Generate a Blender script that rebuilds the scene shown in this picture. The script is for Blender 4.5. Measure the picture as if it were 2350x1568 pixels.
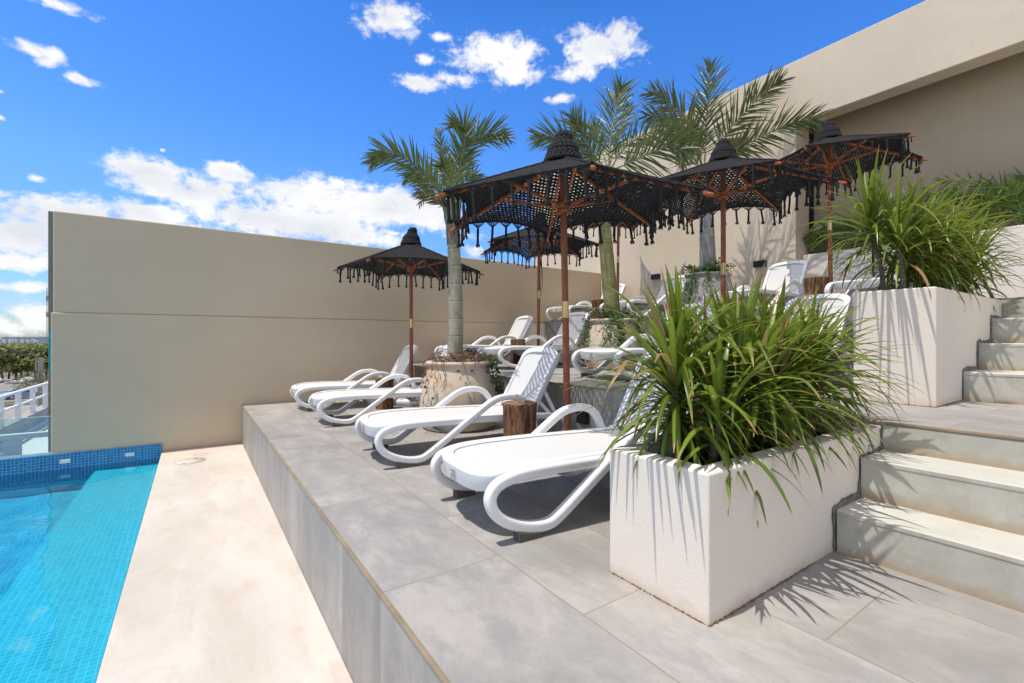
import bpy, bmesh, math, random
from mathutils import Vector as V, Matrix as MX
R=math.radians; pi=math.pi; sin=math.sin; cos=math.cos
random.seed(7)
for c in list(bpy.data.objects): bpy.data.objects.remove(c)
SC=bpy.context.scene; COL=SC.collection

# ---------------------------------------------------------------- camera model (pixel -> world helper, pixels of a 2350 px wide frame)
CZ=.9; F_=1062.; YAW=34.5
FS,FC=sin(R(YAW)),cos(R(YAW))
def ray(u,v):
    a=(u-1175)/F_; b=(780-v)/F_
    return V((FS+a*FC, FC-a*FS, b))
def at(u,v,d): return V((0,0,CZ))+ray(u,v)*d
def atX(u,v,x): r=ray(u,v); return V((0,0,CZ))+r*(x/r.x)
def atY(u,v,y): r=ray(u,v); return V((0,0,CZ))+r*(y/r.y)
def atZ(u,v,z): r=ray(u,v); return V((0,0,CZ))+r*((z-CZ)/r.z)

# ---------------------------------------------------------------- object helpers
def link(o): COL.objects.link(o); return o
def tag(o,label=None,cat=None,group=None,kind=None):
    if label: o['label']=label
    if cat: o['category']=cat
    if group: o['group']=group
    if kind: o['kind']=kind
    return o
def thing(name,label,cat,loc=(0,0,0),rz=0,group=None):
    o=link(bpy.data.objects.new(name,None)); o.location=loc; o.rotation_euler=(0,0,rz); o.empty_display_size=.1
    return tag(o,label,cat,group)
class MB:
    def __init__(s): s.v=[]; s.f=[]; s.m=[]; s.sm=[]
    def add(s,vs,fs,mi=0,smooth=False):
        b=len(s.v); s.v+=[tuple(p) for p in vs]
        for f in fs: s.f.append(tuple(b+i for i in f)); s.m.append(mi); s.sm.append(smooth)
    def box(s,x0,x1,y0,y1,z0,z1,mi=0):
        s.add([(x0,y0,z0),(x1,y0,z0),(x1,y1,z0),(x0,y1,z0),(x0,y0,z1),(x1,y0,z1),(x1,y1,z1),(x0,y1,z1)],
              [(0,3,2,1),(4,5,6,7),(0,1,5,4),(1,2,6,5),(2,3,7,6),(3,0,4,7)],mi)
    def bar(s,a,b,w,h,mi=0,up=V((0,0,1))):
        a=V(a);b=V(b);t=(b-a).normalized(); n=t.cross(up)
        if n.length<1e-4: n=t.cross(V((1,0,0)))
        n.normalize(); u=n.cross(t)
        vs=[p+n*(w/2*i)+u*(h/2*j) for p in (a,b) for i,j in ((-1,-1),(1,-1),(1,1),(-1,1))]
        s.add(vs,[(0,1,2,3),(7,6,5,4),(0,4,5,1),(1,5,6,2),(2,6,7,3),(3,7,4,0)],mi)
    def tube(s,pts,rad,n=8,mi=0,cap=True,smooth=True):
        pts=[V(p) for p in pts]; m=len(pts)
        if not hasattr(rad,'__len__'): rad=[rad]*m
        vs=[]; ref=None
        for i in range(m):
            t=(pts[min(i+1,m-1)]-pts[max(i-1,0)]).normalized()
            if ref is None: ref=t.orthogonal().normalized()
            ref=(ref-t*ref.dot(t)).normalized(); bi=t.cross(ref)
            for k in range(n):
                a=2*pi*k/n; vs.append(pts[i]+(ref*cos(a)+bi*sin(a))*rad[i])
        fs=[(i*n+k,i*n+(k+1)%n,(i+1)*n+(k+1)%n,(i+1)*n+k) for i in range(m-1) for k in range(n)]
        s.add(vs,fs,mi,smooth)
        if cap:
            s.add(vs[:n],[tuple(range(n))[::-1]],mi); s.add(vs[-n:],[tuple(range(n))],mi)
    def lathe(s,prof,n=32,c=(0,0,0),mi=0,wob=None,cap=True):
        vs=[]
        for j,(r,z) in enumerate(prof):
            for k in range(n):
                a=2*pi*k/n; q=r*(wob(a,z) if wob else 1)
                vs.append((c[0]+q*cos(a),c[1]+q*sin(a),c[2]+z))
        m=len(prof)
        s.add(vs,[(j*n+k,j*n+(k+1)%n,(j+1)*n+(k+1)%n,(j+1)*n+k) for j in range(m-1) for k in range(n)],mi,True)
        if cap: s.add(vs[:n],[tuple(range(n))[::-1]],mi); s.add(vs[-n:],[tuple(range(n))],mi)
    def sweep_xz(s,path,w,t,mi=0,nseg=3):
        """rounded bar along a path (x,y,z) whose cross axis is y"""
        pts=[V(p) for p in path]; m=len(pts)
        sec=[]; r=min(w,t)*.30
        for cx,cy,a0 in ((w/2-r,t/2-r,0),(-w/2+r,t/2-r,90),(-w/2+r,-t/2+r,180),(w/2-r,-t/2+r,270)):
            for k in range(nseg+1):
                a=R(a0+90*k/nseg); sec.append((cx+r*cos(a),cy+r*sin(a)))
        n=len(sec); vs=[]
        for i in range(m):
            tg=(pts[min(i+1,m-1)]-pts[max(i-1,0)]); tg.y*=.2; tg.normalize()
            nn=V((0,1,0)).cross(tg).normalized()
            for a,b in sec: vs.append(pts[i]+V((0,a,0))+nn*b)
        s.add(vs,[(i*n+k,(i+1)*n+k,(i+1)*n+(k+1)%n,i*n+(k+1)%n) for i in range(m-1) for k in range(n)],mi,True)
        s.add(vs[:n],[tuple(range(n))],mi); s.add(vs[-n:],[tuple(range(n))[::-1]],mi)
    def mesh(s,name,mats):
        me=bpy.data.meshes.new(name); me.from_pydata(s.v,[],s.f)
        for m in (mats if isinstance(mats,(list,tuple)) else [mats]): me.materials.append(m)
        me.polygons.foreach_set('material_index',s.m); me.polygons.foreach_set('use_smooth',s.sm); me.update()
        return me
def fixn(me):
    bm=bmesh.new(); bm.from_mesh(me); bmesh.ops.recalc_face_normals(bm,faces=bm.faces); bm.to_mesh(me); bm.free()
def obj(name,mb,mats=None,parent=None,loc=None,bevel=0,norm=False,wn=False):
    me=mb if isinstance(mb,bpy.types.Mesh) else mb.mesh(name,mats)
    if norm: fixn(me)
    o=link(bpy.data.objects.new(name,me))
    if parent: o.parent=parent
    if loc: o.location=loc
    if wn: q=o.modifiers.new('normals','WEIGHTED_NORMAL'); q.weight=90
    if bevel:
        b=o.modifiers.new('bevel','BEVEL'); b.width=bevel; b.segments=2; b.limit_method='ANGLE'; b.angle_limit=R(50)
    return o
def copy_tree(o,parent=None):
    c=o.copy(); link(c)
    if parent: c.parent=parent
    for ch in list(o.children): copy_tree(ch,c)
    return c
def spline(pts,n):
    """Catmull-Rom resample"""
    P=[V(p) for p in pts]; P=[P[0]*2-P[1]]+P+[P[-1]*2-P[-2]]; out=[]
    for i in range(1,len(P)-2):
        for k in range(n):
            t=k/n; a,b,c,d=P[i-1:i+3]
            out.append(.5*((2*b)+(c-a)*t+(2*a-5*b+4*c-d)*t*t+(3*b-a-3*c+d)*t**3))
    out.append(P[-2]); return out

# ---------------------------------------------------------------- material helpers
class NT:
    def __init__(s,name):
        s.m=bpy.data.materials.new(name); s.m.use_nodes=True; s.t=s.m.node_tree; s.n=s.t.nodes; s.l=s.t.links
        s.p=s.n['Principled BSDF']; s.out=s.n['Material Output']
    def node(s,t,**k):
        x=s.n.new(t)
        for a,b in k.items():
            if a.startswith('i_'): 
                q=a[2:]; x.inputs[int(q) if q.isdigit() else q.replace('_',' ')].default_value=b
            else: setattr(x,a,b)
        return x
    def k(s,a,b): s.l.new(a,b)
    def coord(s,kind='Object',scale=(1,1,1)):
        tc=s.node('ShaderNodeTexCoord'); mp=s.node('ShaderNodeMapping'); s.k(tc.outputs[kind],mp.inputs[0]); mp.inputs['Scale'].default_value=scale
        return mp.outputs[0]
    def noise(s,vec,scale,detail=6,rough=.6,dist=0):
        x=s.node('ShaderNodeTexNoise'); x.inputs['Scale'].default_value=scale; x.inputs['Detail'].default_value=detail; x.inputs['Roughness'].default_value=rough; x.inputs['Distortion'].default_value=dist
        if vec is not None: s.k(vec,x.inputs['Vector'])
        return x.outputs['Fac']
    def ramp(s,fac,stops):
        x=s.node('ShaderNodeValToRGB'); e=x.color_ramp.elements
        while len(e)<len(stops): e.new(.5)
        for q,(p,c) in zip(e,stops): q.position=p; q.color=(c+(1,))[:4] if isinstance(c,tuple) else (c,c,c,1)
        s.k(fac,x.inputs[0]); return x.outputs[0]
    def mix(s,fac,a,b,mode='MIX'):
        x=s.node('ShaderNodeMix',data_type='RGBA',blend_type=mode)
        for i,val in ((0,fac),(6,a),(7,b)):
            if hasattr(val,'is_linked') or isinstance(val,bpy.types.NodeSocket): s.k(val,x.inputs[i])
            else: x.inputs[i].default_value=(tuple(val)+(1,))[:4] if isinstance(val,tuple) else val
        return x.outputs[2]
    def math(s,op,a,b=0,c=0):
        x=s.node('ShaderNodeMath',operation=op)
        for i,val in enumerate((a,b,c)):
            if isinstance(val,bpy.types.NodeSocket): s.k(val,x.inputs[i])
            else: x.inputs[i].default_value=val
        return x.outputs[0]
    def sep(s,vec):
        x=s.node('ShaderNodeSeparateXYZ'); s.k(vec,x.inputs[0]); return x.outputs
    def comb(s,a,b,c=0):
        x=s.node('ShaderNodeCombineXYZ')
        for i,val in enumerate((a,b,c)):
            if isinstance(val,bpy.types.NodeSocket): s.k(val,x.inputs[i])
            else: x.inputs[i].default_value=val
        return x.outputs[0]
    def bump(s,h,strength=.3,dist=.01):
        x=s.node('ShaderNodeBump'); x.inputs['Strength'].default_value=strength; x.inputs['Distance'].default_value=dist
        s.k(h,x.inputs['Height']); s.k(x.outputs[0],s.p.inputs['Normal']); return x
    def base(s,c):
        if isinstance(c,bpy.types.NodeSocket): s.k(c,s.p.inputs['Base Color'])
        else: s.p.inputs['Base Color'].default_value=tuple(c)+(1,)
    def set(s,rough=.6,spec=.3,metal=0):
        s.p.inputs['Roughness'].default_value=rough; s.p.inputs['Specular IOR Level'].default_value=spec; s.p.inputs['Metallic'].default_value=metal
def mul(c,k): return tuple(min(1,x*k) for x in c)

def m_stucco(name,c,var=.08,grain=90,bump=.25,stain=None,zb=0,big=1.2):
    t=NT(name); co=t.coord(); t.set(.9,.15)
    n1=t.noise(co,big,6,.6); n2=t.noise(co,7,5,.65); n3=t.noise(co,grain,3,.6)
    col=t.mix(t.ramp(n1,[(.3,0),(.7,1)]),mul(c,1-var),mul(c,1+var))
    col=t.mix(t.math('MULTIPLY',t.ramp(n2,[(.52,0),(.7,1)]),.35),col,mul(c,1-2.2*var))
    if stain:
        z=t.sep(co)[2]; h=t.math('SUBTRACT',z,zb)
        f=t.math('SUBTRACT',t.math('MULTIPLY',t.noise(co,9,6,.7),.10),h)
        col=t.mix(t.ramp(t.math('MULTIPLY_ADD',f,14,0),[(0,0),(.9,.8)]),col,stain)
    t.base(col)
    hh=t.math('ADD',t.math('MULTIPLY',n3,.6),t.math('MULTIPLY',n2,.6)); t.bump(hh,bump,.012)
    return t.m
def m_plain(name,c,rough=.5,spec=.4,metal=0,var=.06,scale=8,bump=0,bs=60):
    t=NT(name); t.set(rough,spec,metal); co=t.coord()
    n=t.noise(co,scale,5,.6); t.base(t.mix(t.ramp(n,[(.3,0),(.7,1)]),mul(c,1-var),mul(c,1+var)))
    if bump: t.bump(t.noise(co,bs,4,.6),bump,.004)
    return t.m
def m_tile(name,vertical=False):
    t=NT(name); co=t.coord(); t.set(.5,.3)
    x,y,z=t.sep(co)
    if vertical: vec=t.comb(t.math('ADD',y,.4),t.math('ADD',z,3.03-.02)); bw,bh=.505,1.01
    else: vec=t.comb(t.math('ADD',y,.40),t.math('ADD',x,-.04)); bw,bh=1.01,.505
    def brick(ms,c1,c2,mc):
        b=t.node('ShaderNodeTexBrick',offset=0 if vertical else .5,offset_frequency=2,squash=1)
        t.k(vec,b.inputs['Vector'])
        for k_,v_ in (('Scale',1),('Mortar Size',ms),('Mortar Smooth',.1),('Brick Width',bw),('Row Height',bh),('Bias',0)): b.inputs[k_].default_value=v_
        b.inputs['Color1'].default_value=c1; b.inputs['Color2'].default_value=c2; b.inputs['Mortar'].default_value=mc
        return b
    b=brick(.0028,(0,0,0,1),(1,1,1,1),(.5,.5,.5,1))
    # each tile shifts the cloudy print
    sh=t.node('ShaderNodeVectorMath',operation='MULTIPLY_ADD'); t.k(b.outputs['Color'],sh.inputs[0]); sh.inputs[1].default_value=(7.3,3.1,5.7); t.k(co,sh.inputs[2])
    st=t.node('ShaderNodeMapping'); t.k(sh.outputs[0],st.inputs[0]); st.inputs['Scale'].default_value=(1.,2.0,.8) if vertical else (1.8,1.0,1); st.inputs['Rotation'].default_value=(0,0,.35 if not vertical else 0)
    cv=st.outputs[0]
    n1=t.noise(cv,1.3,9,.72,.35); n2=t.noise(cv,3.4,10,.78,.25); n3=t.noise(co,160,3,.7)
    col=t.mix(t.ramp(n1,[(.36,0),(.64,1)]),(.265,.25,.235),(.485,.447,.41))
    col=t.mix(t.math('MULTIPLY',t.ramp(n2,[(.46,0),(.59,1)]),.7),col,(.285,.275,.27))
    vein=t.math('ABSOLUTE',t.math('SUBTRACT',t.noise(cv,1.3,8,.62,1.2),.5))
    col=t.mix(t.math('MULTIPLY',t.ramp(vein,[(0,1),(.025,0)]),.13),col,(.52,.50,.47))
    col=t.mix(1.0,col,t.ramp(b.outputs['Color'],[(0,(.90,.905,.92)),(1,(1.07,1.06,1.045))]),'MULTIPLY')
    warm=t.noise(co,.8,4,.6); col=t.mix(t.math('MULTIPLY',t.ramp(warm,[(.45,0),(.7,1)]),.35),col,(.44,.39,.335))
    rust=t.noise(co,5.5,6,.7); col=t.mix(t.math('MULTIPLY',t.ramp(rust,[(.68,0),(.76,1)]),.4),col,(.45,.33,.21))
    col=t.mix(t.math('MULTIPLY',n3,.36),col,(.25,.235,.22))
    col=t.mix(t.math('MULTIPLY',b.outputs['Fac'],.9),col,(.27,.21,.15))
    t.base(col)
    h=t.math('SUBTRACT',t.math('MULTIPLY',n3,.12),b.outputs['Fac']); t.bump(h,.25,.003)
    return t.m
def m_pave():
    t=NT('pool_pavement'); co=t.coord(); t.set(.75,.2)
    st=t.node('ShaderNodeMapping'); t.k(co,st.inputs[0]); st.inputs['Scale'].default_value=(1,.45,1); st.inputs['Rotation'].default_value=(0,0,1.0)
    n1=t.noise(st.outputs[0],2.2,7,.62,.5); n2=t.noise(st.outputs[0],7,8,.7,.6); n3=t.noise(co,.9,4,.55); n4=t.noise(co,150,3,.6)
    col=t.mix(t.ramp(n1,[(.3,0),(.68,1)]),(.50,.447,.385),(.625,.575,.515))
    col=t.mix(t.math('MULTIPLY',t.ramp(n2,[(.50,0),(.68,1)]),.6),col,(.50,.41,.325))
    y=t.sep(co)[1]; fy=t.math('MULTIPLY',t.ramp(t.math('DIVIDE',y,7.4),[(.45,0),(.95,1)]),t.ramp(n3,[(.38,0),(.62,1)]))
    col=t.mix(t.math('MULTIPLY',fy,.55),col,(.59,.455,.36))
    col=t.mix(t.math('MULTIPLY',t.ramp(n3,[(.5,0),(.7,1)]),.3),col,(.61,.52,.43))
    ck=t.math('ABSOLUTE',t.math('SUBTRACT',t.noise(co,1.1,7,.6,.9),.5)); col=t.mix(t.math('MULTIPLY',t.ramp(ck,[(0,1),(.006,0)]),.16),col,(.45,.40,.36))
    sp=t.node('ShaderNodeTexVoronoi'); sp.inputs['Scale'].default_value=3.1; t.k(co,sp.inputs[0])
    col=t.mix(t.ramp(sp.outputs['Distance'],[(.014,1),(.02,0)]),col,(.2,.17,.14))
    t.base(col); t.bump(t.math('ADD',n2,t.math('MULTIPLY',n4,.4)),.25,.006)
    return t.m
def m_mosaic(name,c1,c2,grout,sz=.025,wave=0):
    t=NT(name); co=t.coord(); t.set(.25,.5)
    if wave:
        nz=t.node('ShaderNodeTexNoise'); nz.inputs['Scale'].default_value=3.2; nz.inputs['Detail'].default_value=2; t.k(co,nz.inputs[0])
    x,y,z=t.sep(co); nrm=t.node('ShaderNodeNewGeometry'); nx,ny,nz_=t.sep(nrm.outputs['Normal'])
    ax=t.math('GREATER_THAN',t.math('ABSOLUTE',nx),.5); az=t.math('GREATER_THAN',t.math('ABSOLUTE',nz_),.5)
    # floor: (x,y); wall facing y: (x,z); wall facing x: (y,z)
    u=t.math('ADD',t.math('MULTIPLY',x,t.math('SUBTRACT',1,ax)),t.math('MULTIPLY',y,ax))
    w=t.math('ADD',t.math('MULTIPLY',y,az),t.math('MULTIPLY',z,t.math('SUBTRACT',1,az)))
    b=t.node('ShaderNodeTexBrick',offset=0,squash=1); t.k(t.comb(u,w),b.inputs['Vector'])
    for k_,v_ in (('Scale',1),('Mortar Size',sz*.06),('Mortar Smooth',.1),('Brick Width',sz),('Row Height',sz),('Bias',-.1)): b.inputs[k_].default_value=v_
    b.inputs['Color1'].default_value=c1+(1,); b.inputs['Color2'].default_value=c2+(1,); b.inputs['Mortar'].default_value=grout+(1,)
    t.base(b.outputs['Color']); return t.m
def m_leaf(name,c1,c2,tip=None,rough=.38,trans=.25,dead=None,stripe=False):
    """leaf: colour varies from leaf to leaf and along u; light passes through"""
    t=NT(name); t.set(rough,.45); uv=t.node('ShaderNodeUVMap'); ux,uy,_=t.sep(uv.outputs[0])
    rnd=t.node('ShaderNodeAttribute',attribute_name='leafrand').outputs['Fac']
    col=t.mix(rnd,c1,c2)
    if stripe:
        e=t.math('ABSOLUTE',t.math('SUBTRACT',uy,.5)); col=t.mix(t.ramp(e,[(.33,0),(.5,.75)]),col,(.13,.05,.035))
        col=t.mix(t.math('MULTIPLY',t.ramp(e,[(0,1),(.12,0)]),.45),col,mul(c2,1.5))
    if tip:
        f=t.ramp(t.math('ADD',ux,t.math('MULTIPLY',rnd,.13)),[(.955,0),(1.03,1)]); col=t.mix(f,col,tip)
    if dead: col=t.mix(t.math('GREATER_THAN',rnd,.955),col,dead)
    t.base(col)
    tr=t.node('ShaderNodeBsdfTranslucent'); t.k(t.mix(.5,col,mul(c2,1.2)),tr.inputs[0])
    ms=t.node('ShaderNodeMixShader'); ms.inputs[0].default_value=trans
    t.k(t.p.outputs[0],ms.inputs[1]); t.k(tr.outputs[0],ms.inputs[2]); t.k(ms.outputs[0],t.out.inputs[0])
    return t.m
class LB:
    """leaf-blade builder: mesh with uv (x along, y across) and a per-leaf random attribute"""
    def __init__(s): s.v=[];s.f=[];s.uv=[];s.r=[];s.m=[]
    def strip(s,pts,widths,side,rnd,fold=.0,mi=0):
        """pts: centre line, side: list or one vector, width: full width"""
        n=len(pts); b=len(s.v)
        for i in range(n):
            sd=side[i] if isinstance(side,list) else side
            t=(pts[min(i+1,n-1)]-pts[max(i-1,0)]).normalized()
            sd=(sd-t*sd.dot(t)).normalized(); up=sd.cross(t)
            w=widths[i]/2
            s.v+=[tuple(pts[i]+sd*w+up*fold*w),tuple(pts[i]),tuple(pts[i]-sd*w+up*fold*w)]
        for i in range(n-1):
            for k in (0,1):
                s.f.append((b+i*3+k,b+i*3+k+1,b+i*3+4+k,b+i*3+3+k)); s.m.append(mi)
                u0,u1=i/(n-1),(i+1)/(n-1); y0,y1=k/2,(k+1)/2
                s.uv+=[(u0,y0),(u0,y1),(u1,y1),(u1,y0)]; s.r.append(rnd)
    def oval(s,c,t,n,L,W,rnd,mi=0):
        t=V(t).normalized(); n=V(n); sd=t.cross(n)
        if sd.length<1e-4: sd=t.orthogonal()
        sd.normalize(); b=len(s.v); c=V(c)
        s.v+=[tuple(c+t*(a*L)+sd*(w*W)) for a,w in ((0,0),(.25,.42),(.55,.5),(.85,.25),(1,0),(.85,-.25),(.55,-.5),(.25,-.42))]
        s.f.append(tuple(range(b,b+8))); s.m.append(mi); s.r.append(rnd)
        s.uv+=[(a,w+.5) for a,w in ((0,0),(.25,.42),(.55,.5),(.85,.25),(.93,0),(.85,-.25),(.55,-.5),(.25,-.42))]
    def mesh(s,name,mats):
        me=bpy.data.meshes.new(name); me.from_pydata(s.v,[],s.f)
        for m in (mats if isinstance(mats,(list,tuple)) else [mats]): me.materials.append(m)
        uv=me.uv_layers.new(name='UVMap'); uv.data.foreach_set('uv',[q for p in s.uv for q in p])
        at_=me.attributes.new('leafrand','FLOAT','FACE'); at_.data.foreach_set('value',s.r)
        me.polygons.foreach_set('material_index',s.m); me.polygons.foreach_set('use_smooth',[True]*len(s.f)); me.update(); return me

# ---------------------------------------------------------------- materials
WHITE_WALL=(.79,.70,.595)
M={}
M['tile']=m_tile('porcelain_tile'); M['tile_v']=m_tile('porcelain_tile_riser',True)
M['pave']=m_pave()
M['trim']=m_plain('bronze_trim',(.33,.255,.165),.45,.4,.2,.2,6)
M['taupe']=m_stucco('taupe_stucco',(.59,.472,.335),.05,130,.14,(.44,.37,.27),-.516,.7)
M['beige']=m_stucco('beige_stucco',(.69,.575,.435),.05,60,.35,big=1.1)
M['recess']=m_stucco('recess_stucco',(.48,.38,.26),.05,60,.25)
M['planter']=m_stucco('white_stucco',WHITE_WALL,.03,75,.16,(.60,.47,.34),0.0)
M['planter2']=m_stucco('white_stucco_mid',WHITE_WALL,.03,75,.16,(.60,.49,.37),.5)
M['planter3']=m_stucco('white_stucco_high',(.78,.71,.63),.025,75,.14)
def m_step():
    t=NT('step_concrete'); co=t.coord(); t.set(.7,.25)
    st=t.node('ShaderNodeMapping'); t.k(co,st.inputs[0]); st.inputs['Scale'].default_value=(3,.9,1.4)
    n1=t.noise(st.outputs[0],1.5,7,.6,.5); n2=t.noise(co,9,7,.7); n3=t.noise(co,200,2,.6)
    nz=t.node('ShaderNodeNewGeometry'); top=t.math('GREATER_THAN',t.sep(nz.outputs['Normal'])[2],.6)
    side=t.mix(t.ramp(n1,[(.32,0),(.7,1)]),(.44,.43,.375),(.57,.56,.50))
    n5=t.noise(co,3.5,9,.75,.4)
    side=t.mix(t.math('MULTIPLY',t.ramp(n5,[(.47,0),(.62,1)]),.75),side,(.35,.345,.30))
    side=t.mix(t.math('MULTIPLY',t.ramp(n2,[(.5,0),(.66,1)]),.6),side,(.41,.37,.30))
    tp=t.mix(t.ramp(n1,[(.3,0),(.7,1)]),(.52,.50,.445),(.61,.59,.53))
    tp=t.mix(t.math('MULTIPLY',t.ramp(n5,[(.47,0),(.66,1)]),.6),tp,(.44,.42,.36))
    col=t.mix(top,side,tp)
    at_=t.node('ShaderNodeAttribute',attribute_name='foot').outputs['Fac']   # height above the tread below
    f=t.math('SUBTRACT',t.math('MULTIPLY',t.noise(co,11,6,.7),.10),at_)
    col=t.mix(t.ramp(t.math('MULTIPLY',f,22),[(0,0),(1,.75)]),col,(.40,.285,.16))
    t.base(t.mix(t.math('MULTIPLY',n3,.15),col,(.3,.28,.25))); t.bump(t.math('ADD',n2,t.math('MULTIPLY',n3,.3)),.2,.004); return t.m
M['step']=m_step()
M['plastic']=m_plain('white_resin',(.76,.755,.75),.38,.45,0,.012,5,.02,40)
def m_sling():
    t=NT('woven_sling'); co=t.coord(); t.set(.75,.2); n=t.noise(co,60,3,.6)
    w1=t.node('ShaderNodeTexWave',wave_type='BANDS',bands_direction='Y'); w1.inputs['Scale'].default_value=150; t.k(co,w1.inputs[0])
    w2=t.node('ShaderNodeTexWave',wave_type='BANDS',bands_direction='X'); w2.inputs['Scale'].default_value=150; t.k(co,w2.inputs[0])
    h=t.math('MULTIPLY',w1.outputs['Fac'],w2.outputs['Fac'])
    t.base(t.mix(n,(.575,.565,.545),(.65,.64,.615))); t.bump(h,.15,.002); return t.m
M['sling']=m_sling()
M['seam']=m_plain('grey_seam',(.40,.40,.42),.6)
M['pad']=m_plain('grey_rubber',(.11,.105,.085),.8,.2,0,.15,20,.2)
M['stick']=m_plain('sticker_white',(.72,.72,.72),.5); M['ink']=m_plain('black_ink',(.02,.02,.022),.5)
def m_wood(name,c1,c2,sc=(40,40,4),rough=.45,bump=.2):
    t=NT(name); co=t.coord('Object',sc); t.set(rough,.35)
    n=t.noise(co,1,6,.65,.6); t.base(t.ramp(n,[(.28,c1),(.5,mul(c1,1.5) if False else tuple((a+b)/2 for a,b in zip(c1,c2))),(.75,c2)])); t.bump(n,bump,.003); return t.m
M['teak']=m_wood('oiled_teak',(.15,.035,.012),(.34,.095,.03),(22,22,3),.4,.06)
M['pole']=m_wood('brown_pole',(.21,.06,.026),(.31,.10,.046),(18,18,1.2),.5,.04)
M['rib']=m_wood('orange_teak',(.25,.06,.018),(.46,.145,.045),(20,20,20),.4,.05)
M['brass']=m_plain('brass',(.62,.47,.20),.22,.5,.95,.05,12)
M['steel']=m_plain('steel',(.55,.55,.55),.3,.5,.9)
def m_crochet():
    t=NT('black_crochet'); co=t.coord(); t.set(.85,.25)
    n=t.noise(co,120,4,.7); w=t.node('ShaderNodeTexWave',wave_type='BANDS',bands_direction='DIAGONAL'); w.inputs['Scale'].default_value=70; w.inputs['Distortion'].default_value=3; t.k(co,w.inputs[0])
    nb=t.noise(co,2.5,4,.6)
    t.base(t.mix(n,t.mix(nb,(.009,.0092,.011),(.016,.0155,.016)),t.mix(nb,(.030,.031,.036),(.046,.044,.046)))); t.bump(t.math('ADD',w.outputs['Fac'],n),.6,.004); return t.m
M['crochet']=m_crochet()
def m_stump():
    t=NT('stump_wood'); co=t.coord('Object',(1,1,1)); t.set(.8,.2)
    st=t.node('ShaderNodeMapping'); t.k(co,st.inputs[0]); st.inputs['Scale'].default_value=(26,26,3.4)
    n=t.noise(st.outputs[0],1,8,.7,.8); n2=t.noise(st.outputs[0],2.6,6,.7,.5)
    col=t.ramp(n,[(.3,(.05,.022,.012)),(.44,(.14,.068,.036)),(.58,(.26,.135,.072)),(.76,(.38,.225,.13))])
    col=t.mix(t.math('MULTIPLY',t.ramp(n2,[(.50,0),(.60,1)]),.9),col,(.030,.016,.011))
    x,y,z=t.sep(co); rr=t.math('POWER',t.math('ADD',t.math('MULTIPLY',x,x),t.math('MULTIPLY',y,y)),.5)
    ring=t.math('SINE',t.math('ADD',t.math('MULTIPLY',rr,260),t.math('MULTIPLY',t.noise(co,14,4,.6),14)))
    topc=t.mix(t.ramp(ring,[(0,0),(1,1)]),(.23,.13,.085),(.33,.20,.135))
    topc=t.mix(t.ramp(t.noise(co,18,6,.7),[(.5,0),(.7,.7)]),topc,(.13,.085,.06))
    g=t.node('ShaderNodeNewGeometry'); top=t.math('GREATER_THAN',t.sep(g.outputs['Normal'])[2],.7)
    t.base(t.mix(top,col,topc)); t.bump(t.math('ADD',n,n2),.9,.012); return t.m
M['stump']=m_stump()
def m_pot(name,c,patch,grey):
    t=NT(name); co=t.coord(); t.set(.85,.15)
    n1=t.noise(co,3.2,6,.6,.4); n2=t.noise(co,8,7,.7); n3=t.noise(co,1.8,4,.6)
    st=t.node('ShaderNodeMapping'); t.k(co,st.inputs[0]); st.inputs['Scale'].default_value=(9,9,1.6); n4=t.noise(st.outputs[0],1.4,6,.65,.3)
    col=t.mix(t.ramp(n2,[(.35,0),(.7,1)]),mul(c,.88),mul(c,1.06))
    col=t.mix(t.math('MULTIPLY',t.ramp(n1,[(.5,0),(.64,1)]),.8),col,patch)
    col=t.mix(t.math('MULTIPLY',t.ramp(n3,[(.5,0),(.66,1)]),.7),col,grey)
    col=t.mix(t.math('MULTIPLY',t.ramp(n4,[(.58,0),(.68,1)]),.5),col,mul(grey,.55))
    t.base(col); t.bump(t.math('ADD',n2,n4),.3,.012); return t.m
M['pot']=m_pot('clay_pot',(.60,.50,.385),(.50,.30,.155),(.40,.37,.33))
M['pot2']=m_pot('grey_pot',(.34,.33,.315),(.44,.41,.37),(.22,.215,.21))
M['soil']=m_plain('soil',(.045,.03,.02),.95,.1,0,.4,25,.8,40)
def m_trunk(name,c1,c2,ring,per=7.,bandw=.06):
    t=NT(name); co=t.coord(); t.set(.7,.25); x,y,z=t.sep(co)
    zz=t.math('ADD',z,t.math('MULTIPLY',t.noise(co,6,3,.5),.035))
    fr=t.math('FRACT',t.math('MULTIPLY',zz,per)); st=t.node('ShaderNodeMapping'); t.k(co,st.inputs[0]); st.inputs['Scale'].default_value=(30,30,5)
    n=t.noise(st.outputs[0],1,6,.65,.3); n2=t.noise(co,5,5,.6)
    col=t.mix(t.ramp(n,[(.3,0),(.7,1)]),c1,c2); col=t.mix(t.math('MULTIPLY',t.ramp(n2,[(.48,0),(.66,1)]),.6),col,mul(c2,1.35))
    lt=t.math('GREATER_THAN',fr,.90); col=t.mix(t.math('MULTIPLY',lt,.6),col,mul(c2,1.5))
    dk=t.math('GREATER_THAN',fr,1-bandw*.6); col=t.mix(t.math('MULTIPLY',dk,.8),col,ring)
    t.base(col); t.bump(t.math('ADD',n,t.math('MULTIPLY',fr,.6)),.35,.01); return t.m
M['trunk']=m_trunk('green_palm_trunk',(.21,.19,.12),(.38,.35,.26),(.10,.09,.065),5.5,.10)
M['trunk2']=m_trunk('olive_palm_trunk',(.14,.135,.045),(.30,.28,.125),(.10,.09,.06),6.,.1)
M['trunk3']=m_trunk('grey_palm_trunk',(.20,.19,.18),(.32,.30,.28),(.10,.09,.085),11.,.12)
M['sheath']=m_wood('dry_sheath',(.10,.065,.045),(.36,.27,.21),(24,24,2),.85,.6)
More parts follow.
